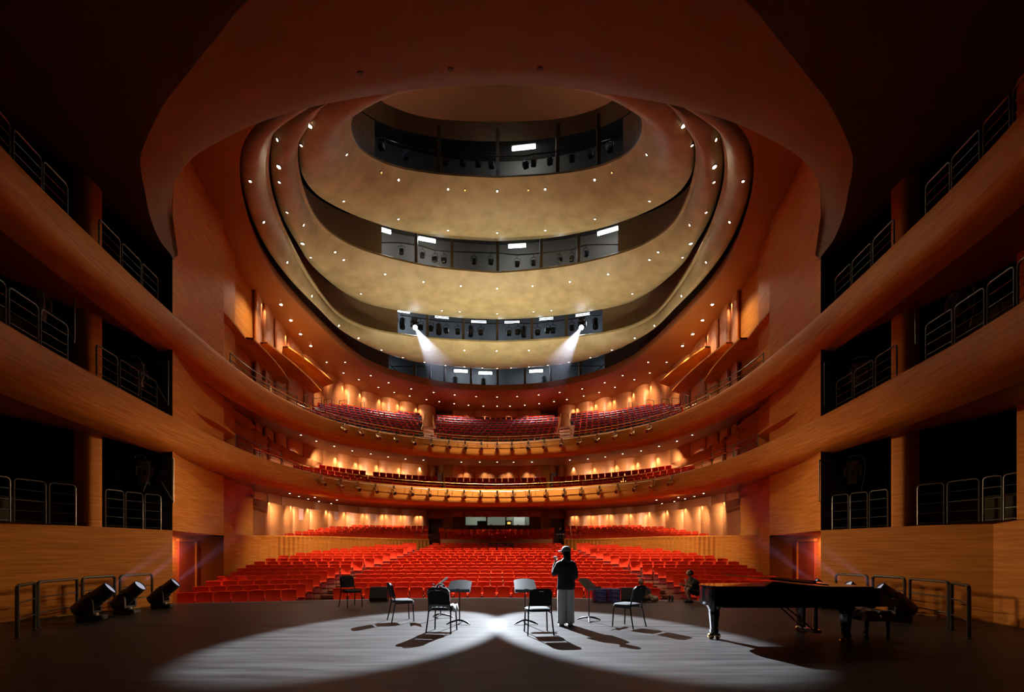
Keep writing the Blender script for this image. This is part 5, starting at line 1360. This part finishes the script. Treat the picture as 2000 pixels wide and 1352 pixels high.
# ---------------------------------------------------------------- people
def skin_mesh(name, chains, m, parent=None, sub=2, loc=None):
    """chains: lists of (x,y,z,r); the first point of a later chain may repeat an earlier point to branch from it"""
    vs_, rad, es, key = [], [], [], {}
    for ch in chains:
        prev = None
        for (x, y, z, r) in ch:
            k = (round(x, 4), round(y, 4), round(z, 4))
            if k not in key: key[k] = len(vs_); vs_.append((x, y, z)); rad.append(r)
            i = key[k]
            if prev is not None and prev != i: es.append((prev, i))
            prev = i
    me = bpy.data.meshes.new(name); me.from_pydata(vs_, es, []); o = bpy.data.objects.new(name, me); C.objects.link(o)
    me.materials.append(m)
    sk = o.modifiers.new('skin', 'SKIN'); sk.use_smooth_shade = True; sk.branch_smoothing = 0.6
    for i, d in enumerate(me.skin_vertices[0].data):
        r = rad[i]; d.radius = (r, r) if not isinstance(r, tuple) else r; d.use_root = (i == 0)
    sb = o.modifiers.new('subsurf', 'SUBSURF'); sb.levels = sub; sb.render_levels = sub
    dg = bpy.context.evaluated_depsgraph_get(); ev = o.evaluated_get(dg)
    me2 = bpy.data.meshes.new_from_object(ev); me2.name = name
    bpy.data.objects.remove(o)
    o = bpy.data.objects.new(name, me2); C.objects.link(o); me2.materials.clear(); me2.materials.append(m)
    me2.polygons.foreach_set('use_smooth', [True]*len(me2.polygons)); me2.update()
    if parent: o.parent = parent
    if loc is not None: o.location = loc
    return o
def hand(w_, d, side, curl=0.4, sc=1.0):
    """finger chains from a wrist point along direction d; side = thumb side vector"""
    w_ = Vector(w_); d = Vector(d).normalized(); t = Vector(side).normalized(); n = d.cross(t).normalized(); ch = []
    palm = w_+d*0.05*sc; end = w_+d*0.085*sc
    ch.append([(*w_, 0.024*sc), (*palm, (0.032*sc)), (*end, 0.026*sc)])
    for k, (off, L) in enumerate(((0.030, 0.075), (0.010, 0.085), (-0.010, 0.078), (-0.030, 0.060))):
        a = end+t*off*sc*1.15; b1 = a+(d*math.cos(curl*0.5)+n*math.sin(curl*0.5))*L*0.5*sc; b2 = b1+(d*math.cos(curl*1.4)+n*math.sin(curl*1.4))*L*0.5*sc
        ch.append([(*end, 0.026*sc), (*a, 0.010*sc), (*b1, 0.009*sc), (*b2, 0.007*sc)])
    a = palm+t*0.035*sc; b1 = a+(t*0.6+d*0.7+n*0.3).normalized()*0.035*sc; b2 = b1+(d*0.9+n*0.4).normalized()*0.03*sc
    ch.append([(*palm, 0.032*sc), (*a, 0.013*sc), (*b1, 0.011*sc), (*b2, 0.009*sc)])
    return ch
def head_chain(neck, top, fwd, sc=1.0):
    neck, fwd = Vector(neck), Vector(fwd).normalized(); up = (Vector(top)-neck).normalized()
    h = neck+up*0.09*sc
    c1 = [(*neck, 0.052*sc), (*(neck+up*0.05*sc+fwd*0.012), 0.058*sc), (*(neck+up*0.105*sc+fwd*0.02), 0.082*sc), (*(neck+up*0.165*sc+fwd*0.012), 0.096*sc), (*(neck+up*0.225*sc), 0.078*sc), (*(neck+up*0.25*sc), 0.04*sc)]
    jaw = [(*(neck+up*0.105*sc+fwd*0.02), 0.082*sc), (*(neck+up*0.075*sc+fwd*0.075), 0.034*sc)]
    nose = [(*(neck+up*0.105*sc+fwd*0.02), 0.082*sc), (*(neck+up*0.125*sc+fwd*0.098*sc), 0.020*sc), (*(neck+up*0.115*sc+fwd*0.118*sc), 0.011*sc)]
    return [c1, jaw, nose]
def face_parts(body, neck, fwd, sc=1.0):
    neck, fwd = Vector(neck), Vector(fwd).normalized(); side = Vector((fwd.y, -fwd.x, 0)).normalized()
    for s_ in (-1, 1):
        p = neck+Vector((0, 0, 0.155*sc))+fwd*0.085*sc+side*0.034*s_*sc
        q = MB(); q.lathe([(0.002, -0.012), (0.009, -0.008), (0.012, 0), (0.009, 0.008), (0.002, 0.012)], 8, Matrix.Translation(p)); q.build('eye', M['lens'], body, smooth=60)
        p = neck+Vector((0, 0, 0.14*sc))-fwd*0.0+side*0.088*s_*sc
        q = MB(); q.lathe([(0.004, -0.03), (0.014, -0.015), (0.018, 0.01), (0.010, 0.03)], 8, Matrix.Translation(p)); q.build('ear', M['skin'], body, smooth=60)
    p = neck+Vector((0, 0, 0.085*sc))+fwd*0.098*sc
    q = MB(); q.tube([p-side*0.024, p+fwd*0.006, p+side*0.024], 0.006, 6); q.build('mouth', mat('lips', (0.35, 0.12, 0.10), 0.5), body, smooth=60)

# the person standing in the light, seen from behind, head in profile to the left
pr = thing('person', 'person in pale jeans, black top and grey cap standing with a raised hand', 'person', (1.42, 10.0, 0), 0)
face = Vector((-0.93, 0.35, 0))
torso = [(0, 0, 0.90, 0.13), (0, 0.0, 1.02, 0.115), (0, 0.0, 1.15, 0.12), (0, 0.0, 1.25, 0.11), (0, 0, 1.34, 0.065), (0.0, 0.0, 1.41, 0.052)]
armL = [(0, 0.0, 1.25, 0.11), (-0.145, 0.0, 1.26, 0.052), (-0.222, 0.025, 1.09, 0.042), (-0.215, 0.10, 1.18, 0.038), (-0.195, 0.17, 1.30, 0.026)]
armR = [(0, 0.0, 1.25, 0.11), (0.145, 0.0, 1.26, 0.052), (0.19, 0.0, 1.08, 0.042), (0.195, 0.08, 1.00, 0.038), (0.16, 0.25, 1.00, 0.026)]
legL = [(0, 0, 0.90, 0.13), (-0.09, 0, 0.80, 0.09), (-0.075, -0.01, 0.46, 0.06), (-0.07, -0.01, 0.10, 0.042), (-0.07, 0.0, 0.04, 0.04), (-0.08, 0.14, 0.035, 0.035)]
legR = [(0, 0, 0.90, 0.13), (0.09, 0, 0.80, 0.09), (0.10, 0.02, 0.46, 0.06), (0.105, 0.02, 0.10, 0.042), (0.105, 0.03, 0.04, 0.04), (0.13, 0.16, 0.035, 0.035)]
body = skin_mesh('body', [torso, legL, legR, armL, armR]+head_chain((0.0, 0.0, 1.41), (0.0, 0.0, 1.6), face, 0.90)+hand((-0.195, 0.17, 1.30), (0.1, 0.15, 1), (1, 0.3, 0), 0.7, 0.95)+hand((0.16, 0.25, 1.00), (-0.8, 0.4, 0.1), (0, 0, 1), 0.8, 0.95), M['skin'], pr)
face_parts(body, (0.0, 0.0, 1.41), face, 0.9)
def oval(r_): return (r_*1.42, r_*0.9)
def shell_rows(cs, n=20, sq=1.0, fold=0.0, seed=1):
    rr = random.Random(seed); rows = []
    for cx_, cy_, z, rx, ry in cs:
        rows.append([Vector((cx_+rx*math.cos(2*PI*i/n)*(1+fold*math.sin(i*2.1+z*23)), cy_+ry*math.sin(2*PI*i/n)*(1+fold*math.sin(i*1.3+z*31)), z)) for i in range(n)])
    return rows
def garment(name, rows, m, parent, cap0=True, cap1=True):
    q = MB(); q.grid(rows, closed=True); n = len(rows[0])
    if cap0: q.add(rows[0], [tuple(range(n))[::-1]])
    if cap1: q.add(rows[-1], [tuple(range(n))])
    o = q.build(name, m, parent, smooth=70); s_ = o.modifiers.new('subsurf', 'SUBSURF'); s_.levels = 1; s_.render_levels = 1; return o
sw = garment('sweater', shell_rows([(0.005, 0, 0.745, 0.165, 0.125), (0.005, 0, 0.75, 0.186, 0.150), (0.01, 0, 0.80, 0.190, 0.155), (0.01, 0, 0.90, 0.186, 0.150), (0.0, 0, 1.00, 0.165, 0.135), (0, 0, 1.12, 0.168, 0.135), (0, 0, 1.22, 0.175, 0.13), (0, 0, 1.285, 0.165, 0.11), (0, 0, 1.335, 0.115, 0.085), (0, 0, 1.375, 0.068, 0.062), (0, 0, 1.395, 0.05, 0.05)], 22, fold=0.03), M['sweater'], pr)
def sleeve(pts, m, parent, nm='sleeve'):
    q = MB(); c_ = catmull([p[:3] for p in pts], 4); n = len(c_); rs = []
    for i in range(n):
        t = i/(n-1)*(len(pts)-1); k = min(int(t), len(pts)-2); f = t-k; rs.append((pts[k][3]*(1-f)+pts[k+1][3]*f)*(1+0.05*math.sin(i*2.3)))
    q.tube(c_, rs, 12); return q.build(nm, m, parent, smooth=70)
sleeve([(-0.09, 0, 1.28, 0.07), (-0.15, 0.0, 1.24, 0.070), (-0.225, 0.02, 1.08, 0.060), (-0.225, 0.07, 1.13, 0.054), (-0.205, 0.15, 1.26, 0.036)], M['sweater'], pr)
sleeve([(0.09, 0, 1.28, 0.07), (0.15, 0.0, 1.24, 0.070), (0.195, 0.0, 1.08, 0.062), (0.20, 0.06, 1.00, 0.056), (0.17, 0.20, 1.0, 0.038)], M['sweater'], pr)
for sx, xs_, yo in ((-1, -0.083, -0.005), (1, 0.09, 0.015)):
    garment('trouser_leg', shell_rows([(xs_, yo, 0.055, 0.088, 0.095), (xs_, yo, 0.06, 0.096, 0.105), (xs_, yo, 0.12, 0.090, 0.10), (xs_, yo, 0.18, 0.092, 0.10), (xs_, yo, 0.30, 0.088, 0.098), (xs_*1.0, yo, 0.45, 0.094, 0.105), (xs_*0.97, yo, 0.62, 0.096, 0.115), (xs_*0.93, 0, 0.74, 0.094, 0.12), (xs_*0.80, 0, 0.80, 0.088, 0.11), (xs_*0.7, 0, 0.88, 0.08, 0.10)], 18, fold=0.035, seed=sx+4), M['jeans'], pr)
    q = MB(); q.box((xs_+sx*0.004, yo+0.05, 0.035), (0.095, 0.27, 0.05), bev=0.02); sh_ = q.build('shoe', M['paper'], pr); 
    q = MB(); q.box((xs_+sx*0.004, yo+0.05, 0.010), (0.105, 0.285, 0.02), bev=0.006); q.build('sole', M['white'], sh_)
# hair down the back, cap with bill to the left
hz = 1.41
garment('hair', shell_rows([(0.035, -0.075, 1.28, 0.015, 0.010), (0.03, -0.085, 1.32, 0.055, 0.028), (0.025, -0.075, 1.38, 0.075, 0.045), (0.02, -0.05, 1.44, 0.080, 0.065), (0.015, -0.03, 1.50, 0.084, 0.078), (0.01, -0.015, 1.56, 0.084, 0.084), (0.01, -0.01, 1.58, 0.07, 0.07)], 18, fold=0.03), M['hair'], pr)
cp = garment('cap', shell_rows([(0.01, -0.005, 1.525, 0.096, 0.098), (0.01, -0.005, 1.54, 0.101, 0.103), (0.01, -0.005, 1.575, 0.098, 0.100), (0.01, -0.005, 1.61, 0.080, 0.082), (0.01, -0.005, 1.632, 0.050, 0.05), (0.01, -0.005, 1.64, 0.015, 0.015)], 20), M['cap'], pr)
q = MB(); rows = []
for t in range(5):
    r = []
    for i in range(9):
        a = -1+2*i/8; d = 0.08+0.085*t/4*(1-0.35*a*a); p = Vector((0.01, -0.005, 1.548-0.012*t/4-0.02*a*a))+face.normalized()*d+Vector((-face.y, face.x, 0)).normalized()*a*0.075
        r.append(p)
    rows.append(r)
q.grid(rows); bl = q.build('cap_bill', M['cap'], cp, smooth=60); so = bl.modifiers.new('thickness', 'SOLIDIFY'); so.thickness = 0.008
q = MB(); q.box((-0.175, 0.19, 1.40), (0.012, 0.02, 0.05), Matrix.Rotation(0.3, 3, 'Y'), bev=0.004); q.build('phone', M['black'], pr)
bpy.data.objects['phone'].parent = None; o = bpy.data.objects['phone']; o.location = (1.42, 10.0, 0); tag(o, 'small dark object held in the raised hand of the standing person', 'phone')

# man crouching at the stage edge
pr = thing('person', 'man in black t-shirt and dark shorts crouching at the right of the stage edge', 'person', (5.98, 14.75, 0), 0)
f2 = Vector((-0.9, 0.35, 0))
torso = [(0.08, 0.0, 0.32, 0.15), (0.06, 0.0, 0.46, 0.14), (0.01, 0.0, 0.60, 0.14), (-0.06, 0.0, 0.70, 0.10), (-0.11, 0.0, 0.755, 0.052)]
lg1 = [(0.08, 0, 0.32, 0.15), (-0.02, -0.12, 0.34, 0.085), (-0.26, -0.15, 0.44, 0.065), (-0.16, -0.13, 0.10, 0.042), (-0.16, -0.13, 0.045, 0.036), (-0.29, -0.15, 0.04, 0.034)]
lg2 = [(0.08, 0, 0.32, 0.15), (0.0, 0.12, 0.34, 0.085), (-0.22, 0.16, 0.46, 0.065), (-0.08, 0.14, 0.10, 0.042), (-0.08, 0.14, 0.045, 0.036), (-0.21, 0.15, 0.04, 0.034)]
ar1 = [(0.01, 0, 0.60, 0.14), (-0.04, -0.17, 0.62, 0.06), (-0.17, -0.20, 0.47, 0.045), (-0.26, -0.14, 0.58, 0.036), (-0.27, -0.12, 0.60, 0.026)]
ar2 = [(0.01, 0, 0.60, 0.14), (-0.04, 0.17, 0.62, 0.06), (-0.18, 0.2, 0.48, 0.045), (-0.30, 0.10, 0.52, 0.030)]
body = skin_mesh('body', [torso, lg1, lg2, ar1, ar2]+head_chain((-0.11, 0, 0.755), (-0.14, 0, 0.95), f2, 0.9)+hand((-0.27, -0.12, 0.60), (-0.3, 0.3, 0.8), (0, -1, 0), 0.8, 0.9)+hand((-0.30, 0.10, 0.52), (-0.8, -0.2, 0.1), (0, 0, 1), 0.8, 0.9), M['skin'], pr)
face_parts(body, (-0.11, 0, 0.755), f2, 0.9)
garment('t_shirt', shell_rows([(0.11, 0, 0.24, 0.15, 0.16), (0.12, 0, 0.30, 0.19, 0.20), (0.10, 0, 0.42, 0.18, 0.20), (0.05, 0, 0.54, 0.17, 0.205), (0.0, 0, 0.64, 0.155, 0.20), (-0.05, 0, 0.71, 0.11, 0.15), (-0.09, 0, 0.75, 0.06, 0.07), (-0.10, 0, 0.76, 0.05, 0.05)], 20, fold=0.02), M['tee'], pr)
sleeve([(-0.01, -0.12, 0.65, 0.08), (-0.06, -0.18, 0.60, 0.075), (-0.13, -0.20, 0.52, 0.068)], M['tee'], pr); sleeve([(-0.01, 0.12, 0.65, 0.08), (-0.06, 0.18, 0.60, 0.075), (-0.13, 0.20, 0.52, 0.068)], M['tee'], pr)
sleeve([(0.08, -0.10, 0.30, 0.12), (-0.05, -0.13, 0.35, 0.10), (-0.22, -0.15, 0.42, 0.085)], M['dk_trouser'], pr, 'shorts_leg'); sleeve([(0.08, 0.10, 0.30, 0.12), (-0.03, 0.13, 0.35, 0.10), (-0.19, 0.16, 0.44, 0.085)], M['dk_trouser'], pr, 'shorts_leg')
garment('hair', shell_rows([(-0.09, 0.0, 0.83, 0.078, 0.08), (-0.095, 0, 0.87, 0.088, 0.09), (-0.10, 0, 0.93, 0.088, 0.09), (-0.11, 0, 0.975, 0.06, 0.06), (-0.11, 0, 0.985, 0.02, 0.02)], 16), M['hair'], pr)
for x_, y_ in ((-0.21, -0.145), (-0.13, 0.145)): q = MB(); q.box((x_, y_, 0.04), (0.27, 0.10, 0.075), bev=0.03); q.build('shoe', M['black'], pr)

# person sitting on the floor behind the right chair, only head, shoulder and trousers show
pr = thing('person', 'person in brown top and beige trousers sitting behind the rightmost orchestra chair', 'person', (4.55, 15.05, 0), 0)
f3 = Vector((0.3, -0.9, 0))
body = skin_mesh('body', [[(0, 0, 0.12, 0.14), (0.0, 0.02, 0.25, 0.13), (-0.03, 0.03, 0.38, 0.12), (-0.06, 0.02, 0.44, 0.07), (-0.08, 0.0, 0.48, 0.05)],
   [(0, 0, 0.12, 0.14), (0.1, -0.08, 0.11, 0.085), (0.32, -0.16, 0.09, 0.06), (0.15, -0.28, 0.06, 0.04)], [(0, 0, 0.12, 0.14), (-0.1, -0.08, 0.11, 0.085), (-0.3, -0.16, 0.09, 0.06), (-0.1, -0.3, 0.06, 0.04)],
   [(-0.03, 0.03, 0.38, 0.12), (0.12, 0.0, 0.36, 0.055), (0.19, -0.05, 0.22, 0.042), (0.14, -0.16, 0.17, 0.026)], [(-0.03, 0.03, 0.38, 0.12), (-0.17, 0.0, 0.36, 0.055), (-0.22, -0.05, 0.22, 0.042), (-0.1, -0.18, 0.17, 0.026)]]
   + head_chain((-0.08, 0, 0.48), (-0.10, 0, 0.7), f3, 0.85)+hand((0.14, -0.16, 0.17), (-0.6, -0.6, -0.1), (0, 0, 1), 0.8, 0.9)+hand((-0.1, -0.18, 0.17), (0.6, -0.6, -0.1), (0, 0, 1), 0.8, 0.9), M['skin'], pr)
face_parts(body, (-0.08, 0, 0.48), f3, 0.85)
brown = mat('brown_cotton', (0.10, 0.07, 0.05), 0.8)
garment('shirt', shell_rows([(0, 0.0, 0.10, 0.17, 0.14), (0, 0.0, 0.2, 0.165, 0.15), (-0.02, 0.02, 0.33, 0.17, 0.13), (-0.04, 0.02, 0.41, 0.13, 0.10), (-0.07, 0.01, 0.46, 0.06, 0.06)], 18, fold=0.02), brown, pr)
sleeve([(0.06, 0.02, 0.40, 0.07), (0.13, 0, 0.35, 0.07), (0.18, -0.04, 0.25, 0.06)], brown, pr); sleeve([(-0.11, 0.02, 0.40, 0.07), (-0.18, 0, 0.35, 0.07), (-0.22, -0.04, 0.25, 0.06)], brown, pr)
for sx in (-1, 1): sleeve([(sx*0.05, 0, 0.12, 0.12), (sx*0.12, -0.08, 0.12, 0.10), (sx*0.33, -0.17, 0.10, 0.085), (sx*0.2, -0.27, 0.075, 0.065)], M['beige'], pr, 'trouser_leg')
garment('hair', shell_rows([(-0.08, 0.02, 0.53, 0.07, 0.065), (-0.08, 0.02, 0.60, 0.084, 0.078), (-0.08, 0.02, 0.66, 0.08, 0.075), (-0.085, 0.01, 0.70, 0.05, 0.05), (-0.085, 0.01, 0.71, 0.015, 0.015)], 16), M['hair'], pr)

# man standing in the right aisle
pa_ = Vector((124/F*37.2, 37.2, floor_z(37.2)-0.0))
pr = thing('person', 'man in black t-shirt and cap standing in the right aisle of the stalls', 'person', pa_, 0)
f4 = Vector((0, -1, 0))
body = skin_mesh('body', [[(0, 0, 0.92, 0.13), (0, 0, 1.06, 0.12), (0, 0, 1.20, 0.13), (0, 0, 1.34, 0.13), (0, 0, 1.45, 0.07), (0, 0, 1.50, 0.052)],
   [(0, 0, 0.92, 0.13), (-0.09, 0, 0.82, 0.09), (-0.11, 0, 0.48, 0.06), (-0.12, 0.02, 0.09, 0.04), (-0.13, -0.12, 0.04, 0.035)], [(0, 0, 0.92, 0.13), (0.09, 0, 0.82, 0.09), (0.11, 0, 0.48, 0.06), (0.12, 0.02, 0.09, 0.04), (0.13, -0.12, 0.04, 0.035)],
   [(0, 0, 1.34, 0.13), (-0.18, 0, 1.37, 0.06), (-0.27, 0.0, 1.14, 0.045), (-0.06, -0.22, 1.12, 0.028)], [(0, 0, 1.34, 0.13), (0.18, 0, 1.37, 0.06), (0.27, 0.0, 1.14, 0.045), (0.08, -0.22, 1.14, 0.028)]]
   + head_chain((0, 0, 1.50), (0, 0, 1.7), f4, 0.95)+hand((-0.06, -0.22, 1.12), (0.8, -0.3, 0.1), (0, 0, 1), 0.8, 0.9)+hand((0.08, -0.22, 1.14), (-0.8, -0.3, 0.1), (0, 0, 1), 0.8, 0.9), M['skin'], pr)
face_parts(body, (0, 0, 1.5), f4, 0.95)
garment('t_shirt', shell_rows([(0, 0, 0.88, 0.18, 0.13), (0, 0, 0.95, 0.185, 0.14), (0, 0, 1.15, 0.19, 0.14), (0, 0, 1.33, 0.21, 0.14), (0, 0, 1.42, 0.16, 0.10), (0, 0, 1.47, 0.08, 0.07)], 18, fold=0.02), M['tee'], pr)
for sx in (-1, 1):
    sleeve([(sx*0.13, 0, 1.38, 0.085), (sx*0.20, 0, 1.33, 0.08), (sx*0.25, 0, 1.22, 0.07)], M['tee'], pr)
    sleeve([(sx*0.08, 0, 0.92, 0.12), (sx*0.10, 0, 0.7, 0.10), (sx*0.115, 0, 0.45, 0.08), (sx*0.12, 0.01, 0.06, 0.065)], M['dk_trouser'], pr, 'trouser_leg')
    q = MB(); q.box((sx*0.13, -0.05, 0.04), (0.10, 0.28, 0.08), bev=0.03); q.build('shoe', M['paper'], pr)
garment('cap', shell_rows([(0, 0.0, 1.64, 0.095, 0.10), (0, 0, 1.68, 0.10, 0.105), (0, 0, 1.74, 0.08, 0.085), (0, 0, 1.765, 0.03, 0.03)], 16), M['black'], pr)
# people in the booth
for nm, x, lab in (('a', 2.05, 'person in dark shirt sitting at the right window of the control booth'), ('b', -0.55, 'person bending low at the middle window of the control booth')):
    zz = 2.97+(0.0 if x > 0 else 0.0)
    pr = thing('person', lab, 'person', (x, yb+1.7, zz), 0)
    body = skin_mesh('body', [[(0, 0, 0.45, 0.14), (0, 0, 0.62, 0.13), (0, 0, 0.82, 0.13), (0, 0, 0.92, 0.07), (0, -0.01, 0.97, 0.05)],
      [(0, 0, 0.45, 0.14), (-0.1, -0.1, 0.45, 0.09), (-0.1, -0.45, 0.46, 0.06), (-0.1, -0.42, 0.05, 0.04)], [(0, 0, 0.45, 0.14), (0.1, -0.1, 0.45, 0.09), (0.1, -0.45, 0.46, 0.06), (0.1, -0.42, 0.05, 0.04)],
      [(0, 0, 0.82, 0.13), (-0.18, 0, 0.84, 0.055), (-0.22, -0.05, 0.62, 0.045), (-0.12, -0.25, 0.66, 0.028)], [(0, 0, 0.82, 0.13), (0.18, 0, 0.84, 0.055), (0.22, -0.05, 0.62, 0.045), (0.12, -0.25, 0.66, 0.028)]]
      + head_chain((0, -0.01, 0.97), (0, 0, 1.2), f4, 0.95), M['skin'], pr)
    face_parts(body, (0, -0.01, 0.97), f4, 0.95)
    garment('shirt', shell_rows([(0, 0, 0.40, 0.18, 0.14), (0, 0, 0.6, 0.18, 0.14), (0, 0, 0.80, 0.21, 0.14), (0, 0, 0.90, 0.14, 0.10), (0, 0, 0.95, 0.07, 0.06)], 16), M['tee'], pr)
    garment('hair', shell_rows([(0, 0.02, 1.08, 0.08, 0.08), (0, 0.01, 1.15, 0.092, 0.095), (0, 0, 1.21, 0.075, 0.08), (0, 0, 1.23, 0.02, 0.02)], 14), M['hair'], pr)
